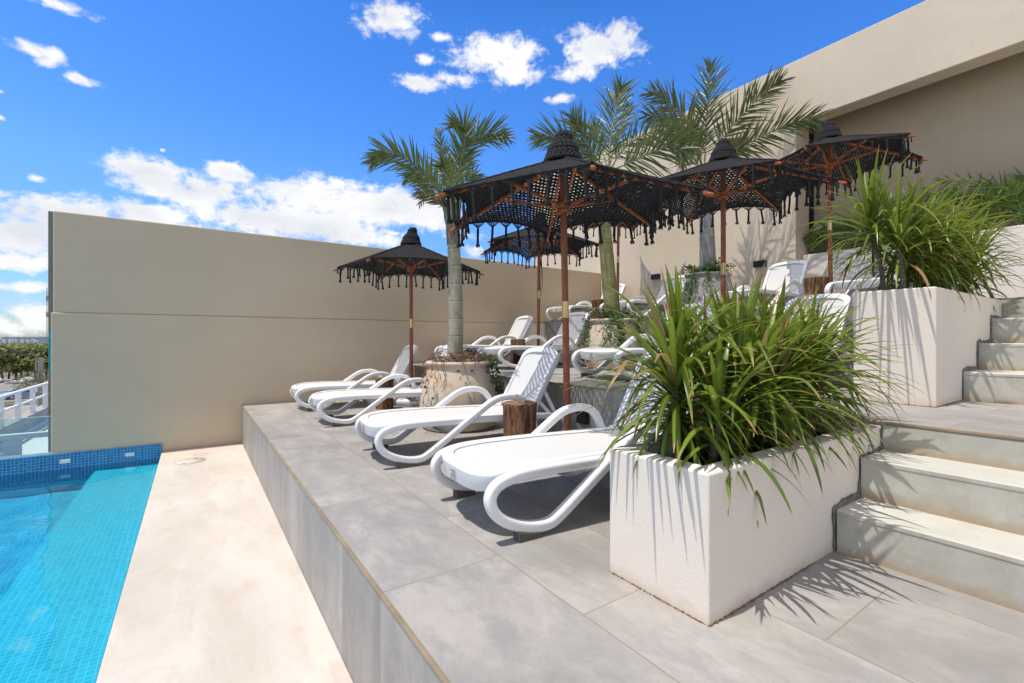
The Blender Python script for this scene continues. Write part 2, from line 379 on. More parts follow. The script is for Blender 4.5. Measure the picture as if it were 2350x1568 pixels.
M['sheathg']=m_plain('green_sheath',(.16,.20,.10),.5,.4,0,.3,9)
M['frond']=m_leaf('palm_leaflet',(.06,.10,.028),(.20,.245,.085),(.22,.17,.09),.36,.22,(.28,.19,.10))
M['frond2']=m_leaf('palm_leaflet_olive',(.06,.085,.022),(.19,.21,.062),(.26,.18,.10),.4,.22,(.30,.21,.12))
M['frondd']=m_leaf('palm_leaflet_dry',(.16,.11,.05),(.30,.22,.12),None,.7,.2)
M['rachis']=m_plain('palm_rachis',(.20,.22,.11),.5,.4,0,.2,10)
M['drac']=m_leaf('dracaena_leaf',(.030,.078,.008),(.235,.325,.036),(.42,.25,.10),  .30,.32,(.36,.21,.10),True)
M['dstem']=m_trunk('dracaena_stem',(.12,.10,.08),(.22,.18,.145),(.07,.055,.045),40.,.25)
M['areca']=m_leaf('areca_leaf',(.06,.14,.018),(.17,.27,.04),(.3,.22,.08),.4,.3)
M['vine']=m_leaf('vine_leaf',(.028,.075,.014),(.10,.19,.035),None,.4,.3,None)
M['vinered']=m_leaf('vine_leaf_red',(.14,.035,.02),(.28,.10,.04),None,.5,.3,None)
M['twig']=m_plain('dry_vine_stem',(.17,.095,.06),.8,.2,0,.3,30)
M['twigg']=m_plain('green_vine_stem',(.08,.11,.03),.7,.2,0,.3,30)
M['black']=m_plain('black_metal',(.012,.013,.016),.4,.4,0,.1,10)
M['dark']=m_plain('dark_frame',(.008,.008,.009),.5,.3)
M['whitebase']=m_plain('white_plastic_base',(.72,.73,.75),.45,.4)
M['steelwhite']=m_stucco('white_painted_rail',(.66,.68,.68),.05,30,.1)
M['dirty']=m_stucco('stained_concrete',(.36,.35,.32),.2,30,.3,(.15,.14,.13),-1.8,1.6)
M['rooff']=m_stucco('roof_tiles_white',(.66,.66,.63),.05,40,.1)
M['concrete']=m_stucco('grey_concrete',(.33,.31,.27),.08,30,.2)
M['asphalt']=m_stucco('dusty_road',(.27,.26,.245),.08,30,.1,big=.1)
M['groundm']=m_stucco('dry_ground',(.30,.275,.235),.2,3,.1,big=.08)
M['grass']=m_stucco('verge_grass',(.13,.16,.05),.3,3,.1,big=.3)
M['wire']=m_plain('black_cable',(.04,.04,.045),.6)
M['tree']=m_leaf('forest_leaf',(.10,.135,.035),(.28,.30,.09),None,.6,.15)
M['bark']=m_plain('tree_bark',(.12,.10,.08),.9,.1,0,.3,4)
M['farwall']=m_plain('distant_wall',(.42,.46,.52),.9,.1,0,.1,.2)
M['mosaic']=m_mosaic('blue_mosaic',(.007,.13,.34),(.014,.22,.47),(.22,.42,.52),.032)
M['poolf']=m_mosaic('pool_mosaic',(.010,.38,.52),(.026,.45,.59),(.10,.50,.65),.036)
M['poold']=m_mosaic('deep_pool_mosaic',(.008,.28,.44),(.016,.34,.50),(.06,.41,.55),.036)
M['mortar']=m_plain('grey_mortar',(.20,.19,.17),.95,.1,0,.35,25,.7)
M['rust']=m_plain('rusty_grout',(.22,.135,.08),.9,.1,0,.5,30,.6)
M['cream']=m_plain('cream_inlet',(.72,.74,.74),.4)
M['teal']=m_plain('teal_paint',(.03,.33,.40),.5,.3,0,.15,8)
M['strip']=m_stucco('weathered_strip',(.24,.225,.18),.15,30,.3)
M['carblue']=m_plain('car_paint',(.18,.34,.38),.3,.5); M['glassd']=m_plain('dark_glass',(.02,.03,.035),.1,.5)
M['stone']=m_stucco('white_rock',(.50,.47,.42),.15,6,.6)

# ================================================================ setting
H=CZ
ZP=-.516; XD=.545; YW=7.35; Z1=.5; X1=2.79; Z2=1.235; X2=5.36; XB=7.46; YN=-3.2; XPOOL=-.335; ZW=-.592
def structure(name,mb,mats,parent=None,bevel=0,loc=None):
    o=obj(name,mb,mats,parent,loc,bevel)
    if not parent: o['kind']='structure'
    return o
# pavement along the pool
b=MB(); b.box(XPOOL,XD,YN,YW,ZP-.5,ZP); pav=structure('pavement',b,M['pave'],bevel=.006)
# terraces (top sheet + tiled riser), bronze edge trim as a part
def terrace(name,x0,x1,y0,y1,zb,z):
    t=MB(); t.box(x0+.008,x1,y0,y1,zb-.3,z-.012,0)
    t.add([(x0+.01,y0,z),(x1,y0,z),(x1,y1,z),(x0+.01,y1,z)],[(0,1,2,3)],1)
    t.add([(x0,y1,zb-.3),(x0,y0,zb-.3),(x0,y0,z-.013),(x0,y1,z-.013)],[(0,1,2,3)],2)
    o=structure(name,t,[M['tile'],M['tile'],M['tile_v']])
    e=MB(); y=y0
    while y<y1:
        yy=min(y1,y+1.18); e.box(x0-.004,x0+.012,y,yy-.003,z-.012,z+.002); y=yy
    structure('edge_trim',e,M['trim'],o,bevel=.003); return o
terrace('lower_terrace',XD,X1,YN,YW,ZP,0.)
terrace('middle_terrace',X1,X2,YN,YW,0,Z1)
terrace('upper_terrace',X2,XB,YN,YW,Z1,Z2)
# stairs, lower and upper flight
def stairs(name,spec,y0,y1):
    t=MB(); foot=[]
    for x0,x1,zb,z in spec:
        n=18; xs=[x0,x1]
        vs=[];fs=[]
        for i in range(n+1):
            y=y0+(y1-y0)*i/n
            vs+=[(x0,y,zb-.02),(x0,y,zb),(x0,y,zb+.05),(x0,y,z-.025),(x0-.003,y,z-.02),(x0-.003,y,z-.006),(x0+.003,y,z),(x1,y,z)]
            foot+=[-.02,0,.05,z-zb-.025,.3,.3,.3,.02 if False else .3]
        k=8
        for i in range(n):
            for j in range(k-1): fs.append((i*k+j,i*k+j+1,(i+1)*k+j+1,(i+1)*k+j))
        t.add(vs,fs,0); 
    o=structure(name,t,M['step'])
    a=o.data.attributes.new('foot','FLOAT','POINT'); a.data.foreach_set('value',foot)
    fixn(o.data)
    # normals must face -x/up
    if o.data.polygons[6].normal.z<0: o.data.flip_normals()
    return o
YS=.838
stairs('lower_stairs',[(2.25,2.53,0,.18),(2.51,2.80,.18,.362)],YN,YS)
stairs('upper_stairs',[(4.19,4.60,Z1,.69),(4.58,4.99,.69,.875),(4.97,5.38,.875,1.06)],YN,YS)
# step faces of the two terraces inside the flights (the last riser of each flight)
for nm,x,zb,z in (('middle_stair_nosing',X1-.006,.362,Z1-.02),('upper_stair_nosing',X2-.006,1.06,Z2-.015)):
    t=MB(); t.box(x,x+.004,YN,YS,zb,z); o=structure(nm,t,M['step'])
    a=o.data.attributes.new('foot','FLOAT','POINT'); a.data.foreach_set('value',[0 if v.co.z<zb+.01 else z-zb for v in o.data.vertices])
# pool shell: deep floor, bench along the pavement, walls
b=MB(); ZD=-1.58; ZB=-.85; XBN=-.97
b.add([(-9,YN,ZD),(XBN,YN,ZD),(XBN,YW,ZD),(-9,YW,ZD)],[(0,1,2,3)],1)
b.add([(XBN,YN,ZD),(XBN,YN,ZB),(XBN,YW,ZB),(XBN,YW,ZD)],[(3,2,1,0)])
b.add([(XBN,YN,ZB),(XPOOL,YN,ZB),(XPOOL,YW,ZB),(XBN,YW,ZB)],[(0,1,2,3)])
b.add([(XPOOL-.003,YN,ZB),(XPOOL-.003,YN,ZP-.012),(XPOOL-.003,YW,ZP-.012),(XPOOL-.003,YW,ZB)],[(3,2,1,0)])
b.add([(-9,YW-.02,ZD),(XPOOL,YW-.02,ZD),(XPOOL,YW-.02,ZW-.06),(-9,YW-.02,ZW-.06)],[(0,1,2,3)])
b.add([(-9,YN,ZD),(XPOOL,YN,ZD),(XPOOL,YN,ZW),(-9,YN,ZW)],[(3,2,1,0)])
b.add([(-9,YN,ZD),(-9,YW,ZD),(-9,YW,ZW),(-9,YN,ZW)],[(3,2,1,0)])
structure('pool_basin',b,[M['poolf'],M['poold']])
# tiled kerb at the end of the pool (carries wall and glass)
b=MB(); b.box(-9,XPOOL,YW-.022,YW+.13,-1.2,-.41); structure('pool_kerb',b,M['mosaic'],bevel=.004)
# water surface
def m_water():
    t=NT('pool_water')
    rf=t.node('ShaderNodeBsdfRefraction'); rf.inputs['IOR'].default_value=1.33; rf.inputs['Roughness'].default_value=0; rf.inputs['Color'].default_value=(.86,.975,1,1)
    gl=t.node('ShaderNodeBsdfGlossy'); gl.inputs['Roughness'].default_value=.015
    fr=t.node('ShaderNodeFresnel'); fr.inputs['IOR'].default_value=1.33
    m2=t.node('ShaderNodeMixShader'); t.k(fr.outputs[0],m2.inputs[0]); t.k(rf.outputs[0],m2.inputs[1]); t.k(gl.outputs[0],m2.inputs[2])
    t.k(m2.outputs[0],t.out.inputs[0]); t.n.remove(t.p); return t.m
from mathutils import noise as MN
b=MB(); nx,ny=190,260; xs=[-8.9+(XPOOL+8.9)*(1-(1-i/nx)**1.8) for i in range(nx+1)]; ys=[YN+(YW-.02-YN)*j/ny for j in range(ny+1)]
def wave(x,y):
    return .010*MN.noise(V((x*1.6+y*.5,y*1.1-x*.3,0)))+.0042*MN.noise(V((x*4.2,y*3.1,3)))+.0016*MN.noise(V((x*9.,y*7.,7)))
b.add([(x,y,ZW+wave(x,y)) for x in xs for y in ys],[(i*(ny+1)+j,(i+1)*(ny+1)+j,(i+1)*(ny+1)+j+1,i*(ny+1)+j+1) for i in range(nx) for j in range(ny)],0,True)
water=structure('pool_water',b,m_water()); water.cycles.is_caustics_caster=True; bpy.data.objects['pool_basin'].cycles.is_caustics_receiver=True
# ================================================================ walls and building
wall=thing('boundary_wall','long taupe rendered wall closing the far end of pool and terraces','wall',(0,YW,0))
b=MB(); b.box(-1.35,XB-.002,YW-YW,.17,-.52,1.215); obj('lower_wall',b,M['taupe'],wall,bevel=.012)
b=MB(); b.box(-1.335,XB-.002,.014,.17,1.2155,2.385); obj('upper_wall',b,M['taupe'],wall,bevel=.012)
st=thing('wall_strip','narrow weathered upright strip with a teal patch behind the left end of the taupe wall','wall strip',(0,YW+.24,0))
b=MB(); b.box(-1.417,-1.30,0,.05,1.0-.01,2.42); b.box(-1.417,-1.30,0,.05,-.45,.53); obj('board',b,M['strip'],st,bevel=.004)
b=MB(); b.box(-1.414,-1.30,.002,.05,.531,.989); obj('painted_patch',b,M['teal'],st)
bd=thing('hotel_building','tall beige rendered building with a deep shaded opening above the upper terrace','building',(XB,0,0))
YP=3.32
b=MB(); b.box(0,.44,YP,YW+2.5,Z2-.3,4.158); obj('wall',b,M['beige'],bd,bevel=.01)
b=MB(); b.box(0,.28,-6,YW+2.5,4.16,5.10); obj('roof_beam',b,M['beige'],bd,bevel=.01)
b=MB(); b.box(.44,.60,YP-.0,YP+.05,Z2,4.5); obj('door_frame',b,M['dark'],bd)
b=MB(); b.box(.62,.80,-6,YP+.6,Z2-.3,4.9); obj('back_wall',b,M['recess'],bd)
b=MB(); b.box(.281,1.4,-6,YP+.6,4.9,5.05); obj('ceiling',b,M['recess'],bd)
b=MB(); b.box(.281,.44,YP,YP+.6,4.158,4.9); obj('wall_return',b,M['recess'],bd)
# low planter wall in front of the opening
lw=thing('low_planter_wall','long low white wall planted along its top in front of the shaded opening','wall',(0,0,0))
b=MB(); b.box(7.66,7.74,-6,YP-.002,Z2-.2,2.19); b.box(7.74,8.075,-6,YP-.002,Z2-.2,1.9); obj('front',b,M['planter3'],lw,bevel=.008)
b=MB(); b.box(7.741,8.074,-6,YP-.01,1.901,2.12); obj('soil',b,M['soil'],lw)
# wall lamps
def wall_lamp(label,x,y,z,w=.19,h=.1,face=-1):
    t=thing('wall_lamp',label,'wall light',(x,y,z),0,'black box wall lights')
    b=MB(); b.box(-.055,-.006,-w/2,w/2,-h/2,h/2); obj('housing',b,M['black'],t,bevel=.004)
    b=MB(); b.box(-.0058,0,-w/2+.02,w/2-.02,-h/2+.01,h/2-.01); obj('back_plate',b,M['dark'],t)
wall_lamp('black box wall light inside the mesh umbrella shadow on the beige wall',XB,5.86,2.13)
wall_lamp('black box wall light on the beige wall beside the grey pot, in palm shade',XB,3.84,2.11)
wall_lamp('black box wall light behind the back of the farthest lounger',XB,6.9,2.03)
wall_lamp('black box light low on the shaded riser behind the nearest umbrella pole',X1,2.94,.255,.11,.15)
# white planter boxes
def planter(label,x0,x1,y0,y1,z0,z1,mat,prof):
    t=thing('planter_box',label,'planter',(0,0,0),0,'white masonry planter boxes')
    b=MB(); w=.075
    b.box(x0,x0+w,y0,y1,z0-.02,z1); b.box(x1-w,x1,y0,y1,z0-.02,z1); b.box(x0+w,x1-w,y0,y0+w,z0-.02,z1); b.box(x0+w,x1-w,y1-w,y1,z0-.02,z1)
    # one watertight ring: merge
    me=b.mesh('box',[mat]); bm=bmesh.new(); bm.from_mesh(me); bmesh.ops.remove_doubles(bm,verts=bm.verts,dist=1e-4)
    cen={}
    for f in bm.faces: cen.setdefault(tuple(round(c,3) for c in f.calc_center_median()),[]).append(f)
    bmesh.ops.delete(bm,geom=[f for l in cen.values() if len(l)>1 for f in l],context='FACES_ONLY'); bm.to_mesh(me); bm.free()
    obj('box',me,mat,t,bevel=.007)
    s=MB(); n=26;m_=8; vs=[]
    for i in range(n+1):
        for j in range(m_+1):
            vs.append((x0+w-.005+(x1-x0-2*w+.01)*i/n,y0+w-.005+(y1-y0-2*w+.01)*j/m_,z1-.06+random.uniform(-.018,.018)))
    s.add(vs,[(i*(m_+1)+j,(i+1)*(m_+1)+j,(i+1)*(m_+1)+j+1,i*(m_+1)+j+1) for i in range(n) for j in range(m_)],0,True)
    obj('soil',s,M['soil'],t)
    g=MB(); n=110
    for pa,pb in (((x0,y1,z0),(x0,y0,z0)),((x0,y0,z0),(x1-.5*(x1-x0),y0,z0))):
        g.tube([V(pa).lerp(V(pb),i/n)+V((random.uniform(-.003,.003),random.uniform(-.003,.003),.001)) for i in range(n+1)],[random.choice((.0015,.002,.003,.004,.0065)) for i in range(n+1)],6)
    obj('grout_bead',g,M['rust'],t)
    g=MB(); pts=[]
    for (xa,za),(xb,zb) in zip(prof,prof[1:]):
        k=max(3,int((abs(xb-xa)+abs(zb-za))/.012)); pts+=[V((xa+(xb-xa)*i/k+random.uniform(-.006,.006),y0-.002,za+(zb-za)*i/k+random.uniform(-.004,.010))) for i in range(k)]
    rr=[]; q=.012
    for _ in pts: q=max(.005,min(.026,q+random.uniform(-.006,.006))); rr.append(q)
    g.tube(pts,rr,7); g.v=[(x,y0-.001+(y-y0)*.22,z) for x,y,z in g.v]
    obj('mortar_joint',g,M['mortar'],t); return t
planter('nearest white planter box, long and full of green dracaenas, beside the lower steps',1.33,2.785,.846,1.268,0,.478,M['planter'],[(2.245,.0),(2.245,.18),(2.525,.182),(2.525,.362),(2.77,.364),(2.77,.47)])
planter('white planter box on the middle terrace beside the upper steps',3.605,5.35,.832,1.25,Z1,1.215,M['planter2'],[(4.185,Z1),(4.185,.69),(4.575,.69),(4.575,.875),(4.965,.875),(4.965,1.06),(5.33,1.06),(5.33,1.2)])
# pool fittings
for i,(u,v,lab) in enumerate(((246,1059,'cream plate in the blue tiles, nearer the glass'),(492,1043,'cream plate in the blue tiles, nearer the pavement corner'))):
    p=atY((150,298)[i],(1059,1043)[i],YW-.022); b=MB(); b.box(-.045,.045,-.012,.0,-.022,.022)
    o=obj('pool_inlet',b,M['cream'],None,p,.004); tag(o,lab,'pool inlet','cream plates in the pool tiles')
# round cover set in the pavement
p=atZ(436,1058.4,ZP); t=thing('drain_cover','round cream cover with two dark finger holes set in the pavement','drain cover',(p.x,p.y,ZP))
b=MB(); b.lathe([(.150,0),(.150,.0025),(.0,.003)],40); obj('lid',b,M['pave'],t)
b=MB(); b.lathe([(.151,.0005),(.1545,.0012),(.1545,.0006)],40,cap=False); obj('rim',b,M['twig'],t)
for a in (1.,1.+pi):
    b=MB(); b.lathe([(.013,.003),(.012,.0042),(.002,.0044)],12,(.105*cos(a),.105*sin(a),0)); obj('finger_hole',b,M['dark'],t)
p=atZ(460,1043.5,ZP)
t=tag(obj('cover_ring',(lambda q:(q.lathe([(.066,.0003),(.066,.001),(.0685,.0012),(.0685,.0003)],32,cap=False),q)[1])(MB()),M['twig'],None,(p.x,p.y,ZP)),'small faint ring in the pavement behind the round cover','drain ring')
# glass balustrade at the pool end
t=thing('glass_balustrade','frameless clear glass panel standing on the blue tiled pool edge','balustrade',(0,YW+.05,-.41))
def m_glass():
    n=NT('balustrade_glass'); tr=n.node('ShaderNodeBsdfTransparent'); tr.inputs[0].default_value=(.83,.93,.93,1); g=n.node('ShaderNodeBsdfGlossy'); g.inputs['Roughness'].default_value=.02
    f=n.node('ShaderNodeFresnel'); f.inputs[0].default_value=1.35; m=n.node('ShaderNodeMixShader'); n.k(f.outputs[0],m.inputs[0]); n.k(tr.outputs[0],m.inputs[1]); n.k(g.outputs[0],m.inputs[2])
    d=n.node('ShaderNodeBsdfDiffuse'); d.inputs[0].default_value=(.75,.85,.85,1); m2=n.node('ShaderNodeMixShader'); m2.inputs[0].default_value=.10; n.k(m.outputs[0],m2.inputs[1]); n.k(d.outputs[0],m2.inputs[2])
    n.k(m2.outputs[0],n.out.inputs[0]); n.n.remove(n.p); return n.m
M['glass']=m_glass(); M['gedge']=m_plain('glass_edge',(.45,.62,.60),.2,.5)
b=MB(); b.box(-3.4,-1.355,0,.012,.0,.425); obj('pane',b,M['glass'],t)
b=MB(); b.box(-3.4,-1.355,-.001,.013,.4255,.432); b.box(-1.3545,-1.351,-.001,.013,0,.432); obj('pane_edge',b,M['gedge'],t)
b=MB(); b.box(-3.4,-1.355,-.02,.03,-.0,.012); obj('base_channel',b,M['whitebase'],t)
# ================================================================ sun loungers
def build_lounger():
    t=thing('sun_lounger','x','sun lounger')
    rail=[(1.60,.075),(1.645,.15),(1.60,.222),(1.52,.250),(1.30,.268),(.996,.277),(.608,.287),(.33,.290),(.19,.286),(.105,.272),(.052,.248),(.027,.205),(.040,.152),(.086,.104),(.165,.066),(.245,.047),(.325,.047),(.385,.074)]
    diag=[(.88,.405),(.955,.436),(1.03,.446),(1.10,.442),(1.165,.418),(1.212,.372),(1.245,.315),(1.262,.272)]
    # continuous loop: rail -> foot loop -> diagonal -> arm
    full=[(x,0,z) for x,z in rail]+[(.50,0,.150),(.635,0,.242),(.765,0,.330)]+[(x,0,z) for x,z in diag]
    sm=spline(full,4); n=len(sm)
    for s in (-1,1):
        pts=[]
        for i,p in enumerate(sm):
            k=i/(n-1); k0=8*4/n; k1=18*4/n
            q=min(1,max(0,(k-k0)/(k1-k0))); q=q*q*(3-2*q)
            pts.append((p.x,s*(.316+.026*q),p.z))
        b=MB(); b.sweep_xz(pts,.054,.050); obj('side_frame',b,M['plastic'],t,wn=True)
        # rear leg
        rl=spline([(1.645,0,.15),(1.63,0,.09),(1.57,0,.052),(1.48,0,.05),(1.40,0,.085),(1.34,0,.15),(1.30,0,.24)],4)
        b=MB(); b.sweep_xz([(p.x,s*.308,p.z) for p in rl],.046,.044); obj('rear_leg',b,M['plastic'],t,wn=True)
        for x,h0,h1 in ((.15,.046,.022),(1.48,.026,.026)):
            b=MB(); y0,y1=s*.338-.028,s*.338+.028
            b.add([(x,y0,0),(x+.12,y0,0),(x+.12,y1,0),(x,y1,0),(x,y0,h0),(x+.12,y0,h1),(x+.12,y1,h1),(x,y1,h0)],[(0,3,2,1),(4,5,6,7),(0,1,5,4),(1,2,6,5),(2,3,7,6),(3,0,4,7)]); obj('foot_pad',b,M['pad'],t,bevel=.002)
        b=MB(); b.bar((1.45,s*.20,.52),(1.55,s*.272,.27),.03,.018,up=V((0,1,0))); b.bar((1.39,s*.235,.39),(1.50,s*.272,.262),.028,.016,up=V((0,1,0))); obj('back_support',b,M['plastic'],t)
    def zs(x):
        K=((-.1,.284),(.0,.284),(.10,.304),(.25,.316),(.608,.315),(1.0,.303),(1.4,.293))
        for (a,za),(c,zc) in zip(K,K[1:]):
            if x<=c: return za+(zc-za)*(x-a)/(c-a)
        return .293
    def outline(x0,a,w,xe,p=.72,n=14):
        pr=[]
        for k in range(n+1):
            f=(pi/2)*k/n; pr.append((x0+a*(1-cos(f)**p),w*sin(f)**p))
        for k in range(1,15): pr.append((x0+a+(xe-x0-a)*k/14,w))
        return pr
    O=outline(-.004,.135,.291,1.30); I=outline(.050,.135,.243,1.302)
    b=MB(); vs=[];fs=[]; n=len(O)
    for s in (1,-1):
        for (ox,oy),(ix,iy) in zip(O,I):
            z=zs(ox); zi=zs(ix)
            dr=.088-.036*min(1,max(0,ox/.2))
            vs+=[(ix,s*iy,zi-.009),(ix,s*iy,zi-.001),(ix-.004,s*iy,zi+.0015),(ox+.010,s*(oy-.004),z+.001),(ox+.003,s*(oy-.001),z-.002),(ox,s*oy,z-.009),(ox+.012,s*(oy-.002),z-dr+.004),(ox+.022,s*max(0,oy-.03),z-dr)]
    def ring(base,flip):
        for i in range(n-1):
            for j in range(7):
                f=(base+i*8+j,base+i*8+j+1,base+(i+1)*8+j+1,base+(i+1)*8+j); fs.append(f[::-1] if flip else f)
    ring(0,True); ring(n*8,False); b.add(vs,fs,0,True); me=b.mesh('seat_frame',[M['plastic']])
    bm=bmesh.new(); bm.from_mesh(me); bmesh.ops.remove_doubles(bm,verts=bm.verts,dist=.0004); bmesh.ops.recalc_face_normals(bm,faces=bm.faces); bm.to_mesh(me); bm.free()
    obj('seat_frame',me,None,t,wn=True)
    b=MB(); vs=[]; m_=8
    for ix,iy in I:
        for j in range(m_+1): vs.append((ix,iy*(1-2*j/m_),zs(ix)-.007-.006*(1-(1-2*j/m_)**2)))
    b.add(vs,[(i*(m_+1)+j,i*(m_+1)+j+1,(i+1)*(m_+1)+j+1,(i+1)*(m_+1)+j) for i in range(n-1) for j in range(m_)],0,True); me=b.mesh('seat_sling',[M['sling']])
    obj('seat_sling',me,None,t)
    b=MB()
    for s in (1,-1): b.tube([(ix,s*iy,zs(ix)-.0035) for ix,iy in I],.0022,5)
    obj('seat_seam',b,M['seam'],t)
    # cross braces: curved ribbed trays under the seat
    for xb in (.60,1.12):
        b=MB(); vs=[];k=14
        for i in range(k+1):
            a=pi*i/k; y=.25*cos(a); d=.085*sin(a)
            for q in (-.05,-.02,.02,.05): vs.append((xb+q*(1-.4*sin(a)),y,.245-d+.012*(abs(q)>.03)))
        b.add(vs,[(i*4+j,i*4+j+1,(i+1)*4+j+1,(i+1)*4+j) for i in range(k) for j in range(3)],0,True)
        c=[( xb,.25*cos(pi*i/k),.245-.085*sin(pi*i/k)) for i in range(k+1)]
        vs=[]
        for x,y,z in c: vs+=[(x,y,z+.002),(x,y,.262)]
        b.add(vs,[(i*2,i*2+1,i*2+3,i*2+2) for i in range(k)],0,False); obj('cross_brace',b,M['plastic'],t)
    # backrest, hinged at the rear of the seat
    bk=thing('backrest',None,None,(1.375,0,.272)); bk.parent=t;
    hx,hz=1.305,.285; A=R(60.6)
    def bp(s_,y,d): return (hx+s_*cos(A)-d*sin(A),y,hz+s_*sin(A)+d*cos(A))
    L=.625
    def bo(L,wb,a,off,p=.72,n=14):
        pr=[]
        for k in range(n+1):
            f=(pi/2)*k/n; pr.append((L-a*(1-cos(f)**p),wb*sin(f)**p))
        for k in range(1,13): pr.append((L-a-(L-a-off)*k/12,wb))
        return pr
    O=bo(L,.278,.10,0.0); I=bo(L-.052,.236,.085,.03); n=len(O)
    vs=[];fs=[]
    for s in (1,-1):
        for (ol,oy),(il,iy) in zip(O,I):
            vs+=[bp(il,s*iy,.004),bp(il,s*iy,.012),bp(il,s*iy,.0145),bp(ol-.01,s*oy,.013),bp(ol-.002,s*oy,.008),bp(ol,s*oy,-.002),bp(ol-.004,s*(oy),-.036),bp(ol-.03,s*max(0,oy-.03),-.042)]
    ring(0,False); fs2=list(fs); fs.clear(); ring(0,False); ring(n*8,True)
    b=MB(); b.add(vs,fs,0,True); me=b.mesh('back_frame',[M['plastic']])
    bm=bmesh.new(); bm.from_mesh(me); bmesh.ops.remove_doubles(bm,verts=bm.verts,dist=.0004); bmesh.ops.recalc_face_normals(bm,faces=bm.faces); bm.to_mesh(me); bm.free()
    bpy.data.objects.remove(bk)
    bf=obj('backrest',me,None,t,wn=True)
    b=MB(); vs=[]
    for il,iy in I:
        for j in range(m_+1): vs.append(bp(il,iy*(1-2*j/m_),.006-.014*(1-(1-2*j/m_)**2)*min(1,il/.2)))
    b.add(vs,[(i*(m_+1)+j,i*(m_+1)+j+1,(i+1)*(m_+1)+j+1,(i+1)*(m_+1)+j) for i in range(n-1) for j in range(m_)],0,True)
    obj('back_sling',b.mesh('back_sling',[M['sling']]),None,bf)
    b=MB()
    for s in (1,-1): b.tube([bp(il,s*iy,.0125) for il,iy in I],.0022,5)
    obj('back_seam',b,M['seam'],bf)
    for s in (1,-1):
        b=MB(); b.tube([(1.31,s*.232,.28),(1.31,s*.31,.28)],.028,14); obj('hinge',b,M['plastic'],t)
    # sticker on the front apron: word, small print and bar code
    b=MB(); x=-.003
    def pl(y0,y1,z0,z1,mi,dx): b.add([(x-dx,y1,z0),(x-dx,y0,z0),(x-dx,y0,z1),(x-dx,y1,z1)],[(0,1,2,3)],mi)
    pl(-.005,.052,.208,.265,0,.0006)
    for k in range(6): pl(.018,.046-.006*(k%3),.212+.005*k,.2145+.005*k,1,.0012)
    z=.209
    for k in range(14):
        h=(.0018,.003,.0012)[k%3]; pl(.0,.012,z,z+h,1,.0012); z+=h+.0016
    so=obj('sticker',b,[M['stick'],M['ink']],t)
    cu=bpy.data.curves.new('word','FONT'); cu.body='NARDI'; cu.size=.0165; cu.align_x='LEFT'
    tmp=link(bpy.data.objects.new('w',cu)); dg=bpy.context.evaluated_depsgraph_get(); me=bpy.data.meshes.new_from_object(tmp.evaluated_get(dg)); bpy.data.objects.remove(tmp)
    me.transform(MX(((0,0,1,x-.0014),(-1,0,0,.050),(0,1,0,.246),(0,0,0,1)))); me.materials.clear(); me.materials.append(M['ink']); obj('brand_word',me,None,so)
    return t
lg=build_lounger(); LR=R(-4.0)
LOUNGERS=[
 (1.058,2.04,0,'nearest white sun lounger, its back behind the dracaena planter'),
 (1.046,3.476,0,'white sun lounger right behind the nearest tree stump, mesh shadow down its back'),
 (1.05,5.33,0,'white sun lounger in the front row whose back hides behind the big clay pot'),
 (1.05,6.57,0,'farthest white sun lounger of the front row, close to the taupe wall'),
 (3.27,2.06,Z1,'white sun lounger on the middle terrace seen through the leaves of the nearest planter'),
 (3.27,3.35,Z1,'white sun lounger on the middle terrace in front of the olive palm pot'),
 (3.295,5.41,Z1,'white sun lounger with its whole back in mesh shade, beside the middle terrace stump'),
 (3.295,6.80,Z1,'white sun lounger on the middle terrace nearest to the taupe wall'),
 (5.68,1.90,Z2,'white sun lounger on the upper terrace half hidden behind the middle planter box'),
 (5.68,3.38,Z2,'white sun lounger on the upper terrace between the grey pot and the last stump'),
 (5.68,5.33,Z2,'white sun lounger in front of the umbrella shadow on the beige wall'),
 (5.68,6.76,Z2,'white sun lounger on the upper terrace in the corner of the taupe and beige walls')]
for i,(x,y,z,lab) in enumerate(LOUNGERS):
    o=lg if i==0 else copy_tree(lg)
    o.location=(x,y,z); o.rotation_euler=(0,0,LR+R((.3,-.3,.4,-.4,.5,-.4,.6,.2,1.5,2.5,1.,3.6)[i])); tag(o,lab,'sun lounger','white sun loungers on the terraces')

